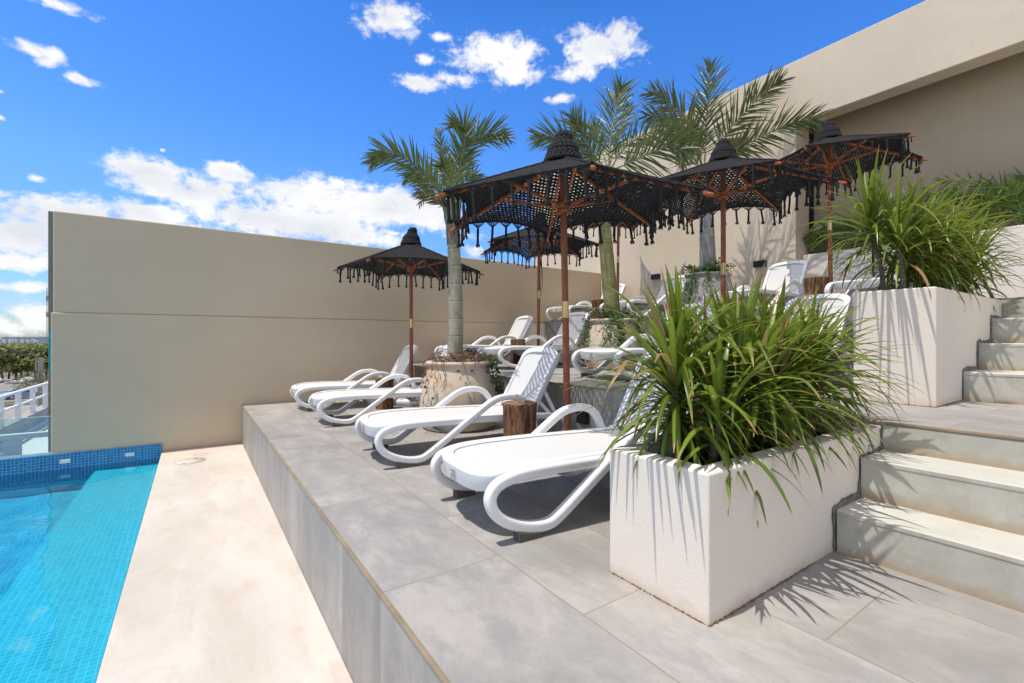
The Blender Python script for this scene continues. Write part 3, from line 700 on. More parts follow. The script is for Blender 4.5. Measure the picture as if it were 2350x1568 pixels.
# ================================================================ crocheted umbrellas
UR=.975; UZ=2.26; UT=1.875
def build_canopy():
    ap=UR*cos(R(30)); rows=26; ph=ap/rows; cw=.035; dip=.15
    def S(x,y):   # panel coordinates -> local 3d of panel 0 (rib -30..30 deg)
        t=min(1,y/ap); hw=max(1e-6,t*ap*math.tan(R(30))); q=min(1,abs(x)/hw)
        yy=y*(1-dip*t*t*(1-q*q)); z=UZ-(UZ-UT)*(yy/ap)-.010*t*(1-q*q)
        return V((yy,x,z))
    bm=bmesh.new()
    def uvkey(): pass
    for p in range(6):
        rot=MX.Rotation(R(60*p),4,'Z'); cache={}
        def vert(x,y,dz=0):
            k=(round(x,5),round(y,5),round(dz,4))
            if k not in cache:
                c=S(x,y); c.z+=dz; cache[k]=bm.verts.new(rot@c)
            return cache[k]
        for i in range(2,rows):
            y0,y1=i*ph,(i+1)*ph; ym=(y0+y1)/2; off=.5 if i%2 else 0
            h0,h1,hm=(q*math.tan(R(30)) for q in (y0,y1,ym))
            kmax=int(h1/cw)+2
            for k in range(-kmax,kmax+1):
                a=(k+off-.5)*cw; c=a+cw
                def cl(x,h): return max(-h,min(h,x))
                if a>=hm-1e-6 or c<=-hm+1e-6: 
                    pass
                A0,C0,A1,C1=cl(a,h0),cl(c,h0),cl(a,h1),cl(c,h1); Am,Cm=cl(a,hm),cl(c,hm)
                if C1-A1<1e-5: continue
                wd=Cm-Am
                cx,cy=(Am+Cm)/2,ym
                outer=[(A0,y0),((A0+C0)/2,y0),(C0,y0),(Cm,ym),(C1,y1),((A1+C1)/2,y1),(A1,y1),(Am,ym)]
                if wd<cw*.55:
                    vs=[]
                    for x,y in outer:
                        v=vert(x,y)
                        if v not in vs: vs.append(v)
                    if len(vs)>=3:
                        try: bm.faces.new(vs)
                        except ValueError: pass
                    continue
                g=random.uniform(.8,1.12); hx,hy=.325*cw*g,.375*ph*g; sl=random.uniform(-.12,.12)*cw+.10*cw
                inner=[(cx+hx*f-sl*e,cy+hy*e) for f,e in ((-.75,-.75),(0,-1),(.75,-.75),(1,0),(.75,.75),(0,1),(-.75,.75),(-1,0))]
                ov=[vert(x,y,.004 if j%2==1 else 0) for j,(x,y) in enumerate(outer)]
                iv=[]
                for x,y in inner:
                    cc=S(x,y); cc.z-=.002; iv.append(bm.verts.new(rot@cc))
                for j in range(8):
                    q=[ov[j],ov[(j+1)%8],iv[(j+1)%8],iv[j]]
                    if len(set(q))==4:
                        try: bm.faces.new(q)
                        except ValueError: pass
                    elif len(set(q))==3:
                        qq=[]; [qq.append(w_) for w_ in q if w_ not in qq]
                        try: bm.faces.new(qq)
                        except ValueError: pass
    bmesh.ops.remove_doubles(bm,verts=bm.verts,dist=.0008)
    bmesh.ops.recalc_face_normals(bm,faces=bm.faces)
    if sum(f.normal.z for f in bm.faces)<0: bmesh.ops.reverse_faces(bm,faces=bm.faces)
    bmesh.ops.delete(bm,geom=[f for f in bm.faces if f.calc_area()<2e-7],context='FACES_ONLY')
    bm.verts.ensure_lookup_table(); bm.verts.index_update(); n=len(bm.verts)
    v0=[v.co.copy() for v in bm.verts]; vs=[v+V((0,0,random.uniform(-.001,.004))) for v in v0]+[v-V((0,0,.0058)) for v in v0]; fs=[]
    for f in bm.faces:
        q=[v.index for v in f.verts]; fs.append(q); fs.append([i+n for i in q[::-1]])
    for e in bm.edges:
        if len(e.link_faces)==1:
            l=e.link_loops[0]; a,b_=l.vert.index,l.link_loop_next.vert.index; fs.append([b_,a,a+n,b_+n])
    bm.free(); me=bpy.data.meshes.new('canopy'); me.from_pydata(vs,[],fs); me.polygons.foreach_set('use_smooth',[True]*len(fs)); me.update(); me.materials.append(M['crochet']); return me,S
def build_tassel(seed,L=.18):
    r=random.Random(seed); b=MB()
    # netted fan from the rim down to a knot, then cords, then a flared end
    for dx in (-.055,-.035,-.012,.012,.035,.055):
        b.tube([(dx,0,0),(dx*.75,r.uniform(-.003,.003),-.018),(dx*.28,0,-.036),(dx*.05,0,-.05)],.0036,5,cap=False)
    b.tube([(-.042,0,-.010),(-.02,0,-.016),(0,0,-.013),(.02,0,-.016),(.042,0,-.010)],.0026,5,cap=False)
    b.tube([(-.026,0,-.024),(0,0,-.027),(.026,0,-.024)],.0026,5,cap=False)
    b.lathe([(.003,-.062),(.009,-.058),(.0105,-.052),(.008,-.046),(.003,-.044)],8)
    sw=r.uniform(-.012,.012)
    for k in range(5):
        a=2*pi*k/5; q=.005
        pts=[(q*cos(a+j*.9)+sw*j/5,q*sin(a+j*.9),-.058-(L-.085)*j/5) for j in range(6)]
        b.tube(pts,.0062,5,cap=False)
    b.lathe([(.003,-L+.026),(.011,-L+.032),(.012,-L+.040),(.004,-L+.047)],8,(sw,0,0))
    for k in range(9):
        a=2*pi*k/9; e=r.uniform(.010,.020)
        b.tube([(sw+.004*cos(a),.004*sin(a),-L+.026),(sw+e*.8*cos(a),e*.8*sin(a),-L+.01),(sw+e*cos(a),e*sin(a),-L-r.uniform(.002,.014))],[.005,.005,.003],4,cap=False)
    me=b.mesh('tassel',[M['crochet']]); return me
CAN,PS=build_canopy()
TAS=[build_tassel(i,(.19,.205,.18)[i%3]) for i in range(5)]
def build_umbrella():
    t=thing('crochet_umbrella','x','umbrella')
    b=MB(); b.lathe([(.20,0),(.225,.015),(.23,.05),(.22,.08),(.19,.095),(.06,.10),(.055,.11),(.04,.135)],28); obj('base',b,M['whitebase'],t)
    b=MB(); b.tube([(0,0,.12),(0,0,1.065)],.0255,20); po=obj('pole',b,M['pole'],t)
    b=MB(); b.tube([(0,0,1.19),(0,0,2.25)],.0245,20); obj('upper_pole',b,M['pole'],t)
    b=MB(); b.tube([(0,0,1.066),(0,0,1.189)],.0268,20); b.tube([(-.0,-.0268,1.16),(0,-.029,1.16)],.004,6); obj('brass_sleeve',b,M['brass'],t)
    b=MB(); b.lathe([(.027,1.845),(.048,1.85),(.05,1.875),(.042,1.88),(.046,1.89),(.05,1.895),(.05,1.925),(.03,1.935)],20); obj('runner_hub',b,M['rib'],t)
    b=MB(); b.lathe([(.027,2.18),(.05,2.185),(.055,2.2),(.055,2.235),(.03,2.25)],20); obj('top_hub',b,M['rib'],t)
    b=MB(); 
    for k in range(16):
        pass
    b.tube([(.012*cos(a),.0255+.003,2.03+.012*sin(a)) for a in [2*pi*k/12 for k in range(13)]],.004,6); b.bar((0,.027,2.04),(0,.027,2.10),.008,.006,up=V((0,1,0))); obj('pulley_ring',b,M['steel'],t)
    b=MB(); b.tube(spline([(.005,-.03,2.0),(.012,-.04,1.93),(.03,-.045,1.86),(.045,-.03,1.85),(.03,.0+.03,1.845),(-.02,.045,1.85),(-.045,.0,1.852),(-.02,-.042,1.85),(.03,-.04,1.85),(.05,-.035,1.82),(.045,-.045,1.79),(.03,-.05,1.83)],5),.005,6); obj('pull_cord',b,M['teak'],t)
    # ribs at 30+60k so that canopy panels span between them
    for k in range(6):
        a=R(30+60*k); c,s=cos(a),sin(a)
        def rp(r,dz): return (r*c,r*s,UZ-(UZ-UT)*r/UR+dz)
        b=MB(); b.bar(rp(.05,-.03),rp(UR+.035,-.022),.017,.026); rb=obj('rib',b,M['rib'],t,bevel=.003)
        b=MB(); b.lathe([(.009,0),(.0125,.006),(.0125,.03),(.009,.036)],10); e=obj('rib_end',b,M['rib'],rb); d=V((c,s,-(UZ-UT)/UR)).normalized(); e.rotation_euler=d.to_track_quat('Z','Y').to_euler(); e.location=rp(UR+.022,-.022)
        sd=V((-s,c,0))*.011
        b=MB(); p0=V((.046*c,.046*s,1.905)); p1=V(rp(.52,-.036)); b.bar(p0,p1,.022,.016,up=V((-s,c,0))); obj('strut',b,M['rib'],t,bevel=.0025)
        b=MB(); b.tube([p1+sd*1.3,p1-sd*1.3],.004,6); obj('strut_pin',b,M['steel'],t)
    cn=obj('canopy',CAN,None,t)
    # thick knotted edge cord + cap
    b=MB(); ap=UR*cos(R(30))
    for p in range(6):
        rot=MX.Rotation(R(60*p),4,'Z'); hw=ap*math.tan(R(30))
        pts=[rot@(PS(hw*(-1+2*i/24),ap)+V((0,0,.002*(-1)**i))) for i in range(25)]
        b.tube(pts,.0085,6,cap=False)
        ribp=[rot@(PS(-.9999*y*math.tan(R(30)),y)+V((0,0,.006))) for y in [ap*(.08+.92*i/26) for i in range(27)]]
        b.tube(ribp,[.007+.0018*(i%2) for i in range(27)],6,cap=False)
    obj('edge_cord',b,M['crochet'],cn)
    rr=random.Random(3)
    for p in range(6):
        hw=ap*math.tan(R(30))
        for i in range(8):
            x=hw*(-.90+1.80*i/7); q=PS(x,ap); d=PS(x+.01,ap)-PS(x-.01,ap); rot=MX.Rotation(R(60*p),3,'Z')
            q=rot@q; d=rot@d
            o=obj('tassel',TAS[rr.randrange(5)],None,t,q); o.rotation_euler=(rr.uniform(-.05,.05),rr.uniform(-.05,.05),math.atan2(d.y,d.x))
        q=MX.Rotation(R(60*p+30),3,'Z')@V((UR-.01,0,UT-.015))
        b=MB()
        for k in (-1,1):
            b.tube([tuple(MX.Rotation(R(60*p+30),3,'Z')@V(v)) for v in ((UR-.03,k*.012,UT),(UR-.0,k*.02,UT-.045),(UR-.015+.01*k,k*.03,UT-.085))],[.005,.005,.007],6)
        obj('tie_cord',b,M['crochet'],t)
    # knobbly knitted cap, leaning slightly: stacked rows of fat stitches
    b=MB(); rings=8
    rad=(.130,.120,.112,.104,.090,.072,.056,.052,.036)
    b.lathe([(.11,UZ-.04),(.10,UZ+.04),(.085,UZ+.08),(.05,UZ+.13),(.03,UZ+.17),(.01,UZ+.185)],16)
    for j in range(rings+1):
        f=j/rings; z=UZ-.03+.215*f; r=rad[j]; cx=-.03*f*f; n=max(7,int(2*pi*r/.034)); m_=n*6
        pts=[];rr_=[]
        for k in range(m_+1):
            a=2*pi*k/m_+j*.35; q=abs(sin(pi*k/6.)); pts.append((cx+r*cos(a),r*sin(a),z+.011*(1 if j%2 else -1)*cos(2*pi*k/6.+j*1.3)+random.uniform(-.002,.002))); rr_.append(.007+.0095*q**.7)
        b.tube(pts,rr_,7,cap=False)
    c=obj('cap',b,M['crochet'],t)
    return t
um=build_umbrella()
UMB=[(2.34,2.655,0,-152,(-.031,-.009),'nearest black crochet umbrella, its tall pole behind the nearest stump'),
 (2.50,6.12,0,158-30,(.0,.004),'black crochet umbrella on the front terrace close to the taupe wall, beside the green palm'),
 (4.58,5.92,Z1,-205,(.006,-.006),'black crochet umbrella on the middle terrace seen against the sky, cord hanging down its pole'),
 (4.5,2.70,Z1,-155,(-.01,-.006),'black crochet umbrella on the middle terrace overlapping the nearest umbrella'),
 (6.72,2.57,Z2,-142,(-.008,.006),'black crochet umbrella farthest right, on the upper terrace under the shaded opening'),
 (6.36,5.86,Z2,-65,(.008,-.004),'black crochet umbrella behind the olive palm, casting its shadow on the beige wall')]
for i,(x,y,z,rz,tl,lab) in enumerate(UMB):
    o=um if i==0 else copy_tree(um)
    o.location=(x,y,z); o.rotation_mode='XYZ'; o.rotation_euler=(0,0,R(rz))
    q=V((0,0,1)).rotation_difference(V((tl[0],tl[1],1))).to_matrix().to_4x4()@MX.Rotation(R(rz),4,'Z'); o.rotation_euler=q.to_euler()
    tag(o,lab,'umbrella','black crochet umbrellas')
    if i==2:
        b=MB(); b.tube(spline([(.03,0,1.84),(.05,.01,1.6),(.06,.0,1.35),(.045,0,1.16),(.02,.0,1.12),(.035,0,1.3),(.04,0,1.6),(.03,0,1.85)],6),.004,5); cc=obj('hanging_cord',b,M['wire'],o); cc.rotation_euler=(0,0,R(-rz-30))

# ================================================================ stumps
def stump(label,x,y,z,r,h,seed,tilt=(0,0)):
    rg=random.Random(seed); ph=[rg.uniform(0,6.28) for _ in range(6)]
    def wob(a,zz): return 1+.022*sin(2*a+ph[0])+.014*sin(3*a+ph[1]+zz*2)+.012*sin(7*a+ph[2]+zz*5)+.014*sin(13*a+ph[3])+.008*sin(23*a+ph[4]+zz*9)
    b=MB(); b.lathe([(r*1.0,0),(r*1.0,.03),(r*.97,h*.3),(r*.975,h*.6),(r*1.01,h*.85),(r*1.03,h-.02),(r*1.0,h-.004),(r*.93,h),(r*.6,h+.002),(r*.3,h-.002),(.01,h+.001)],56,wob=wob)
    o=obj('tree_stump',b,M['stump'],None,(x,y,z)); o.rotation_euler=(R(tilt[0]),R(tilt[1]),rg.uniform(0,6)); tag(o,label,'stump','tree stump side tables')
stump('nearest tree stump table, brown and cracked, in front of the umbrella pole',2.09,2.93,0,.132,.415,1)
stump('tree stump table between the two farthest loungers of the front row',2.06,5.95,0,.113,.41,2)
stump('tree stump table on the middle terrace between two shaded lounger backs',4.07,5.76,Z1,.112,.41,3)
stump('tree stump table on the upper terrace, partly behind the olive palm trunk',6.10,6.05,Z2,.12,.40,4,(0,-4))
stump('light brown stump table on the upper terrace beside the farthest right umbrella pole',6.22,2.53,Z2,.128,.42,5)
# ================================================================ potted palms
PROF=[(.345,0),(.372,.02),(.398,.1),(.402,.2),(.385,.34),(.355,.48),(.322,.59),(.306,.625),(.305,.635),(.328,.642),(.338,.657),(.335,.674),(.318,.682),(.292,.675),(.282,.64),(.27,.59),(.02,.60)]
def pot_r(z):
    for (r0,z0),(r1,z1) in zip(PROF,PROF[1:12]):
        if z0<=z<=z1: return r0+(r1-r0)*(z-z0)/max(1e-6,z1-z0)
    return .33
def pot(label,x,y,z,mat,sc=1):
    t=thing('clay_pot',label,'pot',(x,y,z),random.uniform(0,6),'big round clay pots'); t.scale=(sc,sc,sc)
    b=MB(); b.lathe(PROF,56,wob=lambda a,zz:1+.006*sin(3*a+zz*4)+.004*sin(7*a)); obj('pot_body',b,mat,t)
    b=MB(); b.lathe([(.283,.60),(.2,.625),(.01,.635)],28,wob=lambda a,zz:1+.01*sin(9*a)); obj('soil',b,M['soil'],t)
def frond(lb,rb,pts,width,rg,nleaf=34,dens=1.,lift=.1,dead=0,side=None,drop=.10,r0=.013):
    sp=spline(pts,10); sp=sp[:int(len(sp)*.92)]; n=len(sp); L=sum((sp[i+1]-sp[i]).length for i in range(n-1))
    rb.tube(sp,[r0*(1-.82*i/(n-1)) for i in range(n)],6)
    view=(V((0,0,CZ))-sp[n//2]); view.normalize()
    nl=int(nleaf*dens*1.12)
    for s in (-1,1):
        for k in range(nl):
            f=.14+.855*(k+rg.uniform(-.3,.3))/nl; f=max(.1,min(.995,f)); i=min(n-2,int(f*(n-1))); fr=f*(n-1)-i
            p=sp[i].lerp(sp[i+1],fr); t=(sp[min(n-1,i+1)]-sp[max(0,i-1)]).normalized()
            sd=t.cross(view)
            if side is not None: sd=(sd*.6+side*.6)
            sd=(sd-t*sd.dot(t)).normalized(); nrm=sd.cross(t)
            env=(sin(pi*min(1,max(0.05,(f*.86+.12))))**.55)
            ll=width*env*(rg.uniform(.75,1.2) if rg.random()>.06 else rg.uniform(.3,.6))
            ang=R(54-30*f+rg.uniform(-13,13))
            d=(t*cos(ang)+sd*s*sin(ang)+nrm*(lift+rg.uniform(-.5,.5))).normalized()
            q=[p]; dd=d.copy(); seg=4
            for j in range(seg):
                dd=(dd+V((0,0,-drop*.7*(j+.5)/seg*1.4))).normalized(); q.append(q[-1]+dd*(ll/seg))
            w=.0205*rg.uniform(.75,1.15)*(.7+.3*env)*(width/.3)**.4
            up=(nrm+sd*rg.uniform(-.6,.6)+t*rg.uniform(-.2,.2))
            lb.strip(q,[w*.55,w,w*.92,w*.6,w*.06],d.cross(up).normalized(),min(.999,max(0,rg.gauss(.45,.2)+dead)),fold=.35)
    return L
def P2(pts,o,sc,d0):
    out=[]
    for q in pts:
        u,v=(o[0]+q[0]/sc)/1.634,(o[1]+q[1]/sc)/1.634
        out.append(at(u,v,d0+(q[2] if len(q)>2 else 0)))
    return out
def palm(label,base,trunk_top,bend,r,mats,fronds,o,sc,d0,leaf,seed,sheath,width,group='potted palms'):
    rg=random.Random(seed); t=thing('palm_tree',label,'palm',base,0,group); B=V(base)
    pts=spline([V((0,0,0)),(trunk_top-B)*.35+bend,(trunk_top-B)*.7+bend*.8,trunk_top-B],12)
    n=len(pts); rad=[r*(1.12-.26*(i/(n-1))+.018*sin(i*2.1)) for i in range(n)]
    b=MB(); b.tube(pts,rad,22); obj('trunk',b,mats[0],t)
    # crown shaft with dry sheaths
    d=(pts[-1]-pts[-4]).normalized(); c0=pts[-1]
    if sheath:
        b=MB(); sp=[c0-d*.01,c0+d*.10,c0+d*.24,c0+d*.36]; b.tube(sp,[r*.93,r*.98,r*.92,r*.62],16); obj('crown_shaft',b,mats[1],t)
        for k in range(5):
            a=2*pi*k/5+.4; e=V((cos(a),sin(a),0)); b=MB(); b.tube(spline([c0+d*.18+e*r*.5,c0+d*.32+e*r*.85,c0+d*.5+e*r*1.25],5),[.035]*5+[.028]*5+[.018],8); obj('leaf_base',b,M['sheathg'],t)
    for i,(fp,opt) in enumerate(fronds):
        w3=[q-B for q in P2(fp,o,sc,d0)]
        lb=LB(); rb=MB(); oo=dict(width=width,lift=.06); oo.update(opt); mat=oo.pop('mat',leaf)
        # view helper works in world space, so build in world space and shift
        frond(lb,rb,[q+B for q in w3],rg=rg,**oo)
        lb.v=[(x-B.x,y-B.y,z-B.z) for x,y,z in lb.v]; rb.v=[(x-B.x,y-B.y,z-B.z) for x,y,z in rb.v]
        fo=obj('frond',lb.mesh('frond',mat),None,t); obj('rachis',rb,M['rachis'],fo)
    return t
# palm 1
B1=(2.265,4.275,0); pot('large cream clay pot on the front terrace, rust stained, with bare red vines',*B1,M['pot'])
O1=(1250,400); S1=2.4118; D1=4.86
palm('green ringed palm with dry sheath growing from the front clay pot',(2.232,4.305,.60),at(1041,560,D1),V((.02,.0,0)),.076,(M['trunk'],M['sheath']),[
 ([(1040,900),(930,720),(800,585,-.05),(680,490,-.1),(560,428,-.15),(450,425,-.2),(365,480,-.2),(330,560,-.15)],dict(width=.30,nleaf=38)),
 ([(1080,880),(1120,660,-.1),(1160,490,-.2),(1185,350,-.25),(1195,250,-.25),(1170,185,-.3),(1100,150,-.3),(1010,160,-.3)],dict(width=.28,nleaf=40)),
 ([(1090,880),(1140,600,.1),(1195,390,.1),(1290,285,.1),(1420,245,.1),(1540,255,.05),(1640,320,.05)],dict(width=.30,nleaf=40)),
 ([(1030,900),(940,760,-.2),(850,650,-.3),(770,595,-.4),(690,610,-.4),(610,670,-.4)],dict(width=.24,nleaf=26)),
 ([(1050,860,.2),(1010,560,.3),(970,330,.3),(925,140,.35)],dict(width=.17,nleaf=30)),
 ([(1090,900),(1170,730,.3),(1260,620,.4),(1330,640,.45)],dict(width=.22,nleaf=24)),
 ([(1030,920),(930,820,-.1),(830,775,-.1),(720,760,-.1)],dict(width=.20,nleaf=20,mat=M['frondd'])),
 ([(1060,880),(1060,700,-.35),(1010,560,-.6),(960,520,-.7)],dict(width=.28,nleaf=30)),
 ([(1070,880,.1),(1090,700,.3),(1060,560,.5),(1045,460,.6)],dict(width=.28,nleaf=30)),
 ([(1020,930),(940,860,-.1),(850,800,-.15),(790,870,-.15),(770,960,-.15)],dict(width=.10,nleaf=10)),
],O1,S1,D1,M['frond'],11,True,.3)
# palm 2
B2=(4.75,4.44,Z1); pot('clay pot on the middle terrace overgrown by bright green creeper',*B2,M['pot'])
O2=(1900,180); S2=1.8077; D2=6.3
palm('olive trunked palm in the middle terrace pot, crown behind the nearest umbrella',(4.75,4.43,Z1+.6),at(1386,500,D2),V((-.0,.0,.0))+V((FC,-FS,0))*-.015,.098,(M['trunk2'],M['sheath']),[
 ([(660,830),(560,740),(450,650),(340,605),(230,600),(140,575)],dict(width=.40,nleaf=34)),
 ([(670,820),(590,720,-.1),(520,600,-.2),(470,500,-.25),(420,430,-.25)],dict(width=.36,nleaf=34)),
 ([(690,820),(705,620),(735,440,.1),(765,310,.15),(785,235,.15)],dict(width=.42,nleaf=40)),
 ([(710,830),(840,775,-.1),(990,705,-.2),(1110,665,-.25),(1180,690,-.3),(1195,770,-.3)],dict(width=.50,nleaf=40,drop=.16)),
 ([(700,830),(790,690,.2),(930,590,.3),(1080,545,.4),(1230,560,.4)],dict(width=.42,nleaf=38)),
 ([(690,830),(640,680,.3),(600,560,.45),(560,520,.5)],dict(width=.34,nleaf=28)),
 ([(690,830),(740,640,.3),(800,470,.5),(845,360,.5)],dict(width=.28,nleaf=28)),
],O2,S2,D2,M['frond'],12,True,.4)
# palm 3
B3=(6.57,4.20,Z2); pot('grey weathered pot on the upper terrace with a leafy shrub at its rim',*B3,M['pot2'],1.0)
D3=7.18
palm('grey trunked palm in the grey pot, tallest crown against the beige wall',(6.57,4.19,Z2+.6),at(1621,470,D3),V((.0,0,0)),.112,(M['trunk3'],M['sheath']),[
 ([(1340,830),(1350,600),(1362,400),(1378,200),(1388,40)],dict(width=.48,nleaf=46,mat=M['frond'])),
 ([(1320,780),(1270,560),(1160,420,.1),(1030,325,.2),(920,290,.25)],dict(width=.45,nleaf=42)),
 ([(1320,800),(1260,620,-.1),(1140,525,-.2),(1010,465,-.3),(880,455,-.35)],dict(width=.42,nleaf=38)),
 ([(1370,780),(1490,580,-.05),(1640,410,-.15),(1790,270,-.25),(1900,190,-.38)],dict(width=.48,nleaf=46)),
 ([(1370,800),(1530,700,-.15),(1690,620,-.3),(1890,525,-.5),(2060,485,-.7),(2150,520,-.82)],dict(width=.44,nleaf=46)),
 ([(1380,810),(1480,750,-.2),(1560,690,-.3),(1640,690,-.35)],dict(width=.30,nleaf=24)),
 ([(1320,830),(1250,730,-.2),(1200,740,-.3),(1170,800,-.3)],dict(width=.34,nleaf=26,mat=M['frond'])),
 ([(1330,800),(1250,640,.2),(1180,600,.3),(1100,640,.3)],dict(width=.40,nleaf=30)),
],O2,S2,D3,M['frond2'],13,True,.42)

# ================================================================ dracaenas
def dracaena(label,x,y,z,h,lean,seed,nl0=52,L=.42,group='strap leaved dracaenas in the planters',heads=1,wid=.0255,bias=None,el0=-8):
    rg=random.Random(seed); t=thing('dracaena',label,'dracaena',(x,y,z),0,group)
    for hd in range(heads):
        hh=h*(1 if hd==0 else rg.uniform(.62,.9)); ln=V((lean[0]+(rg.uniform(-.09,.09) if hd else 0),lean[1]+(rg.uniform(-.07,.07) if hd else 0),0))
        b=MB(); off=V((rg.uniform(-.05,.05),rg.uniform(-.04,.04),0)) if hd else V((0,0,0))
        sp=spline([off+V((0,0,-.03)),off+ln*.2+V((0,0,hh*.4)),off+ln*.8+V((.01,0,hh*.75)),off+ln+V((0,0,hh))],6); b.tube(sp,[.017-.006*i/len(sp) for i in range(len(sp))],8); obj('stem',b,M['dstem'],t)
        lb=LB(); top=sp[-1]; ax=(sp[-1]-sp[-4]).normalized()
        nl=int(nl0*1.3)
        for k in range(nl):
            f=k/(nl-1)                      # 0 oldest/lowest -> 1 youngest
            a=k*2.39996+rg.uniform(-.3,.3)
            el=R(el0+(78-el0)*f**.85+rg.uniform(-9,9))
            c=top-ax*(.20*(1-f)**1.3)
            e=V((cos(a),sin(a),0)); 
            if bias is not None: e=(e+bias*.35).normalized()
            d=(e*cos(el)+V((0,0,1))*sin(el)).normalized()
            ll=L*rg.uniform(.8,1.15)*(.55+.6*sin(pi*(.18+.72*(1-f)))) ; seg=9; q=[c+d*.008]; dd=d.copy()
            g=(.215-.12*f)*rg.uniform(.55,1.5)*(1.6 if rg.random()<.18 else 1); kink=rg.random()<.08; kj=rg.randrange(4,7)
            for j in range(seg):
                gg=g*(.35+1.2*j/seg)
                if kink and j==kj: gg+=.9
                dd=(dd+V((0,0,-gg))).normalized(); q.append(q[-1]+dd*(ll/seg))
            w=wid*rg.uniform(.75,1.15)*(.75+.25*f)
            sd=V((-e.y,e.x,0)); tw=rg.uniform(-.5,.5)
            sides=[(sd*cos(tw*j/seg)+V((0,0,1))*sin(tw*j/seg)) for j in range(seg+1)]
            lb.strip(q,[w*p_ for p_ in (.75,.92,1,1,.98,.93,.83,.66,.42,.05)],sides,min(1,max(0,rg.gauss(.30+.38*f,.17))) if rg.random()>.035 else .99,fold=.28)
        obj('leaves',lb.mesh('leaves',M['drac']),None,t)
    return t
# planter 1 : x 1.33-2.785, y .846-1.268, top .478
zt=.43
DR=[(1.51,1.09,.33,(.0,.02),54,.37,'dracaena at the pool end of the nearest planter, leaves hanging over the corner',2),
 (1.60,1.0,.20,(.0,-.02),44,.38,'low dracaena at the front corner of the nearest planter',1),
 (1.66,1.17,.38,(.0,.02),52,.42,'taller dracaena second from the pool end of the nearest planter',1),
 (1.82,1.06,.34,(.01,-.03),54,.42,'dracaena over the middle of the nearest planter edge, leaves drooping to the steps',2),
 (2.00,1.15,.37,(.01,.03),54,.42,'upright dracaena in the middle of the nearest planter, tall blades',2),
 (2.16,1.06,.34,(.02,.0),54,.42,'dracaena past the middle of the nearest planter, leaning to the steps',2),
 (2.34,1.14,.36,(.02,.0),54,.42,'dracaena near the terrace end of the nearest planter, thin arching leaves',2),
 (2.50,1.07,.34,(.02,.0),54,.42,'dracaena near the last corner of the nearest planter, spraying over the steps',2),
 (2.66,1.12,.30,(.0,.0),50,.43,'last dracaena of the nearest planter, at the terrace edge',1)]
for i,(x,y,h,l,n,L,lab,hd) in enumerate(DR): dracaena(lab,x,y,zt,h,l,100+i,n,L,'dracaenas in the nearest planter box',hd,el0=(-32,-30,-8,-14,-4,-10,-4,-8,-4)[i])
zt=1.17
DR=[(3.74,1.02,.40,(-.03,.03),60,.45,'dracaena with bare bent stem at the pool end of the middle planter',1,),
 (3.80,1.14,.52,(-.10,.05),56,.43,'dracaena with a pale leaning stem over the lounger side of the middle planter',1),
 (4.02,1.02,.42,(.0,.0),56,.42,'second dracaena of the middle planter, dense green tuft',2),
 (4.28,1.08,.46,(.0,.0),56,.42,'dracaena in the middle of the middle planter',2),
 (4.56,1.02,.46,(.0,-.02),56,.43,'dracaena behind the middle of the middle planter, leaves over the steps',2),
 (4.84,1.06,.44,(.03,-.02),56,.43,'dracaena near the upper step end of the middle planter',2),
 (5.12,1.02,.38,(.05,-.03),52,.43,'last dracaena of the middle planter, against the low white wall',2)]
for i,(x,y,h,l,n,L,lab,hd) in enumerate(DR): dracaena(lab,x,y,zt,h,l,200+i,n,L,'dracaenas in the middle planter box',hd)

# ================================================================ feathery palms behind the low wall
def areca(label,x,y,z,h,n,seed,mat):
    rg=random.Random(seed); t=thing('areca_palm',label,'palm plant',(x,y,z),0,'feathery palms behind the low wall')
    for k in range(n):
        a=rg.uniform(0,6.28); ln=h*rg.uniform(.55,1.1); e=V((cos(a)*.55-.22*rg.random(),sin(a),0)); o0=V((rg.uniform(-.06,.06),rg.uniform(-.12,.12),0))
        sp=[o0,o0+e*ln*.12+V((0,0,ln*.45)),o0+e*ln*.32+V((0,0,ln*.8)),o0+e*ln*.62+V((0,0,ln*.9)),o0+e*ln*.85+V((0,0,ln*.78))]
        lb=LB(); rb=MB(); W_=V((x,y,z)); frond(lb,rb,[q+W_ for q in sp],.20*rg.uniform(.8,1.15),rg,nleaf=18,lift=.1,drop=.12,r0=.006)
        lb.v=[(p[0]-x,p[1]-y,p[2]-z) for p in lb.v]; rb.v=[(p[0]-x,p[1]-y,p[2]-z) for p in rb.v]
        fo=obj('frond',lb.mesh('frond',mat),None,t); obj('rachis',rb,M['rachis'],fo)
AR=[(7.9,3.12,.42,9,M['frond'],'dark feathery palm in the shade beside the black frame'),(7.88,2.8,.5,9,M['frond'],'dark feathery palm behind the farthest right umbrella pole'),(7.9,2.4,.5,9,M['areca'],'feathery palm behind the left tuft of the middle planter'),
 (7.88,1.95,.62,10,M['areca'],'feathery palm behind the low wall, middle of the row'),(7.9,1.5,.7,10,M['areca'],'feathery palm behind the low wall with dry pale tips'),(7.88,1.08,.85,9,M['areca'],'tallest feathery palm behind the low wall, near the right edge'),(7.9,.72,.6,10,M['areca'],'feathery palm behind the low wall at the right edge of the photo')]
for i,(x,y,h,n,mt,lab) in enumerate(AR): areca(lab,x,y,2.12,h,n,300+i,mt)

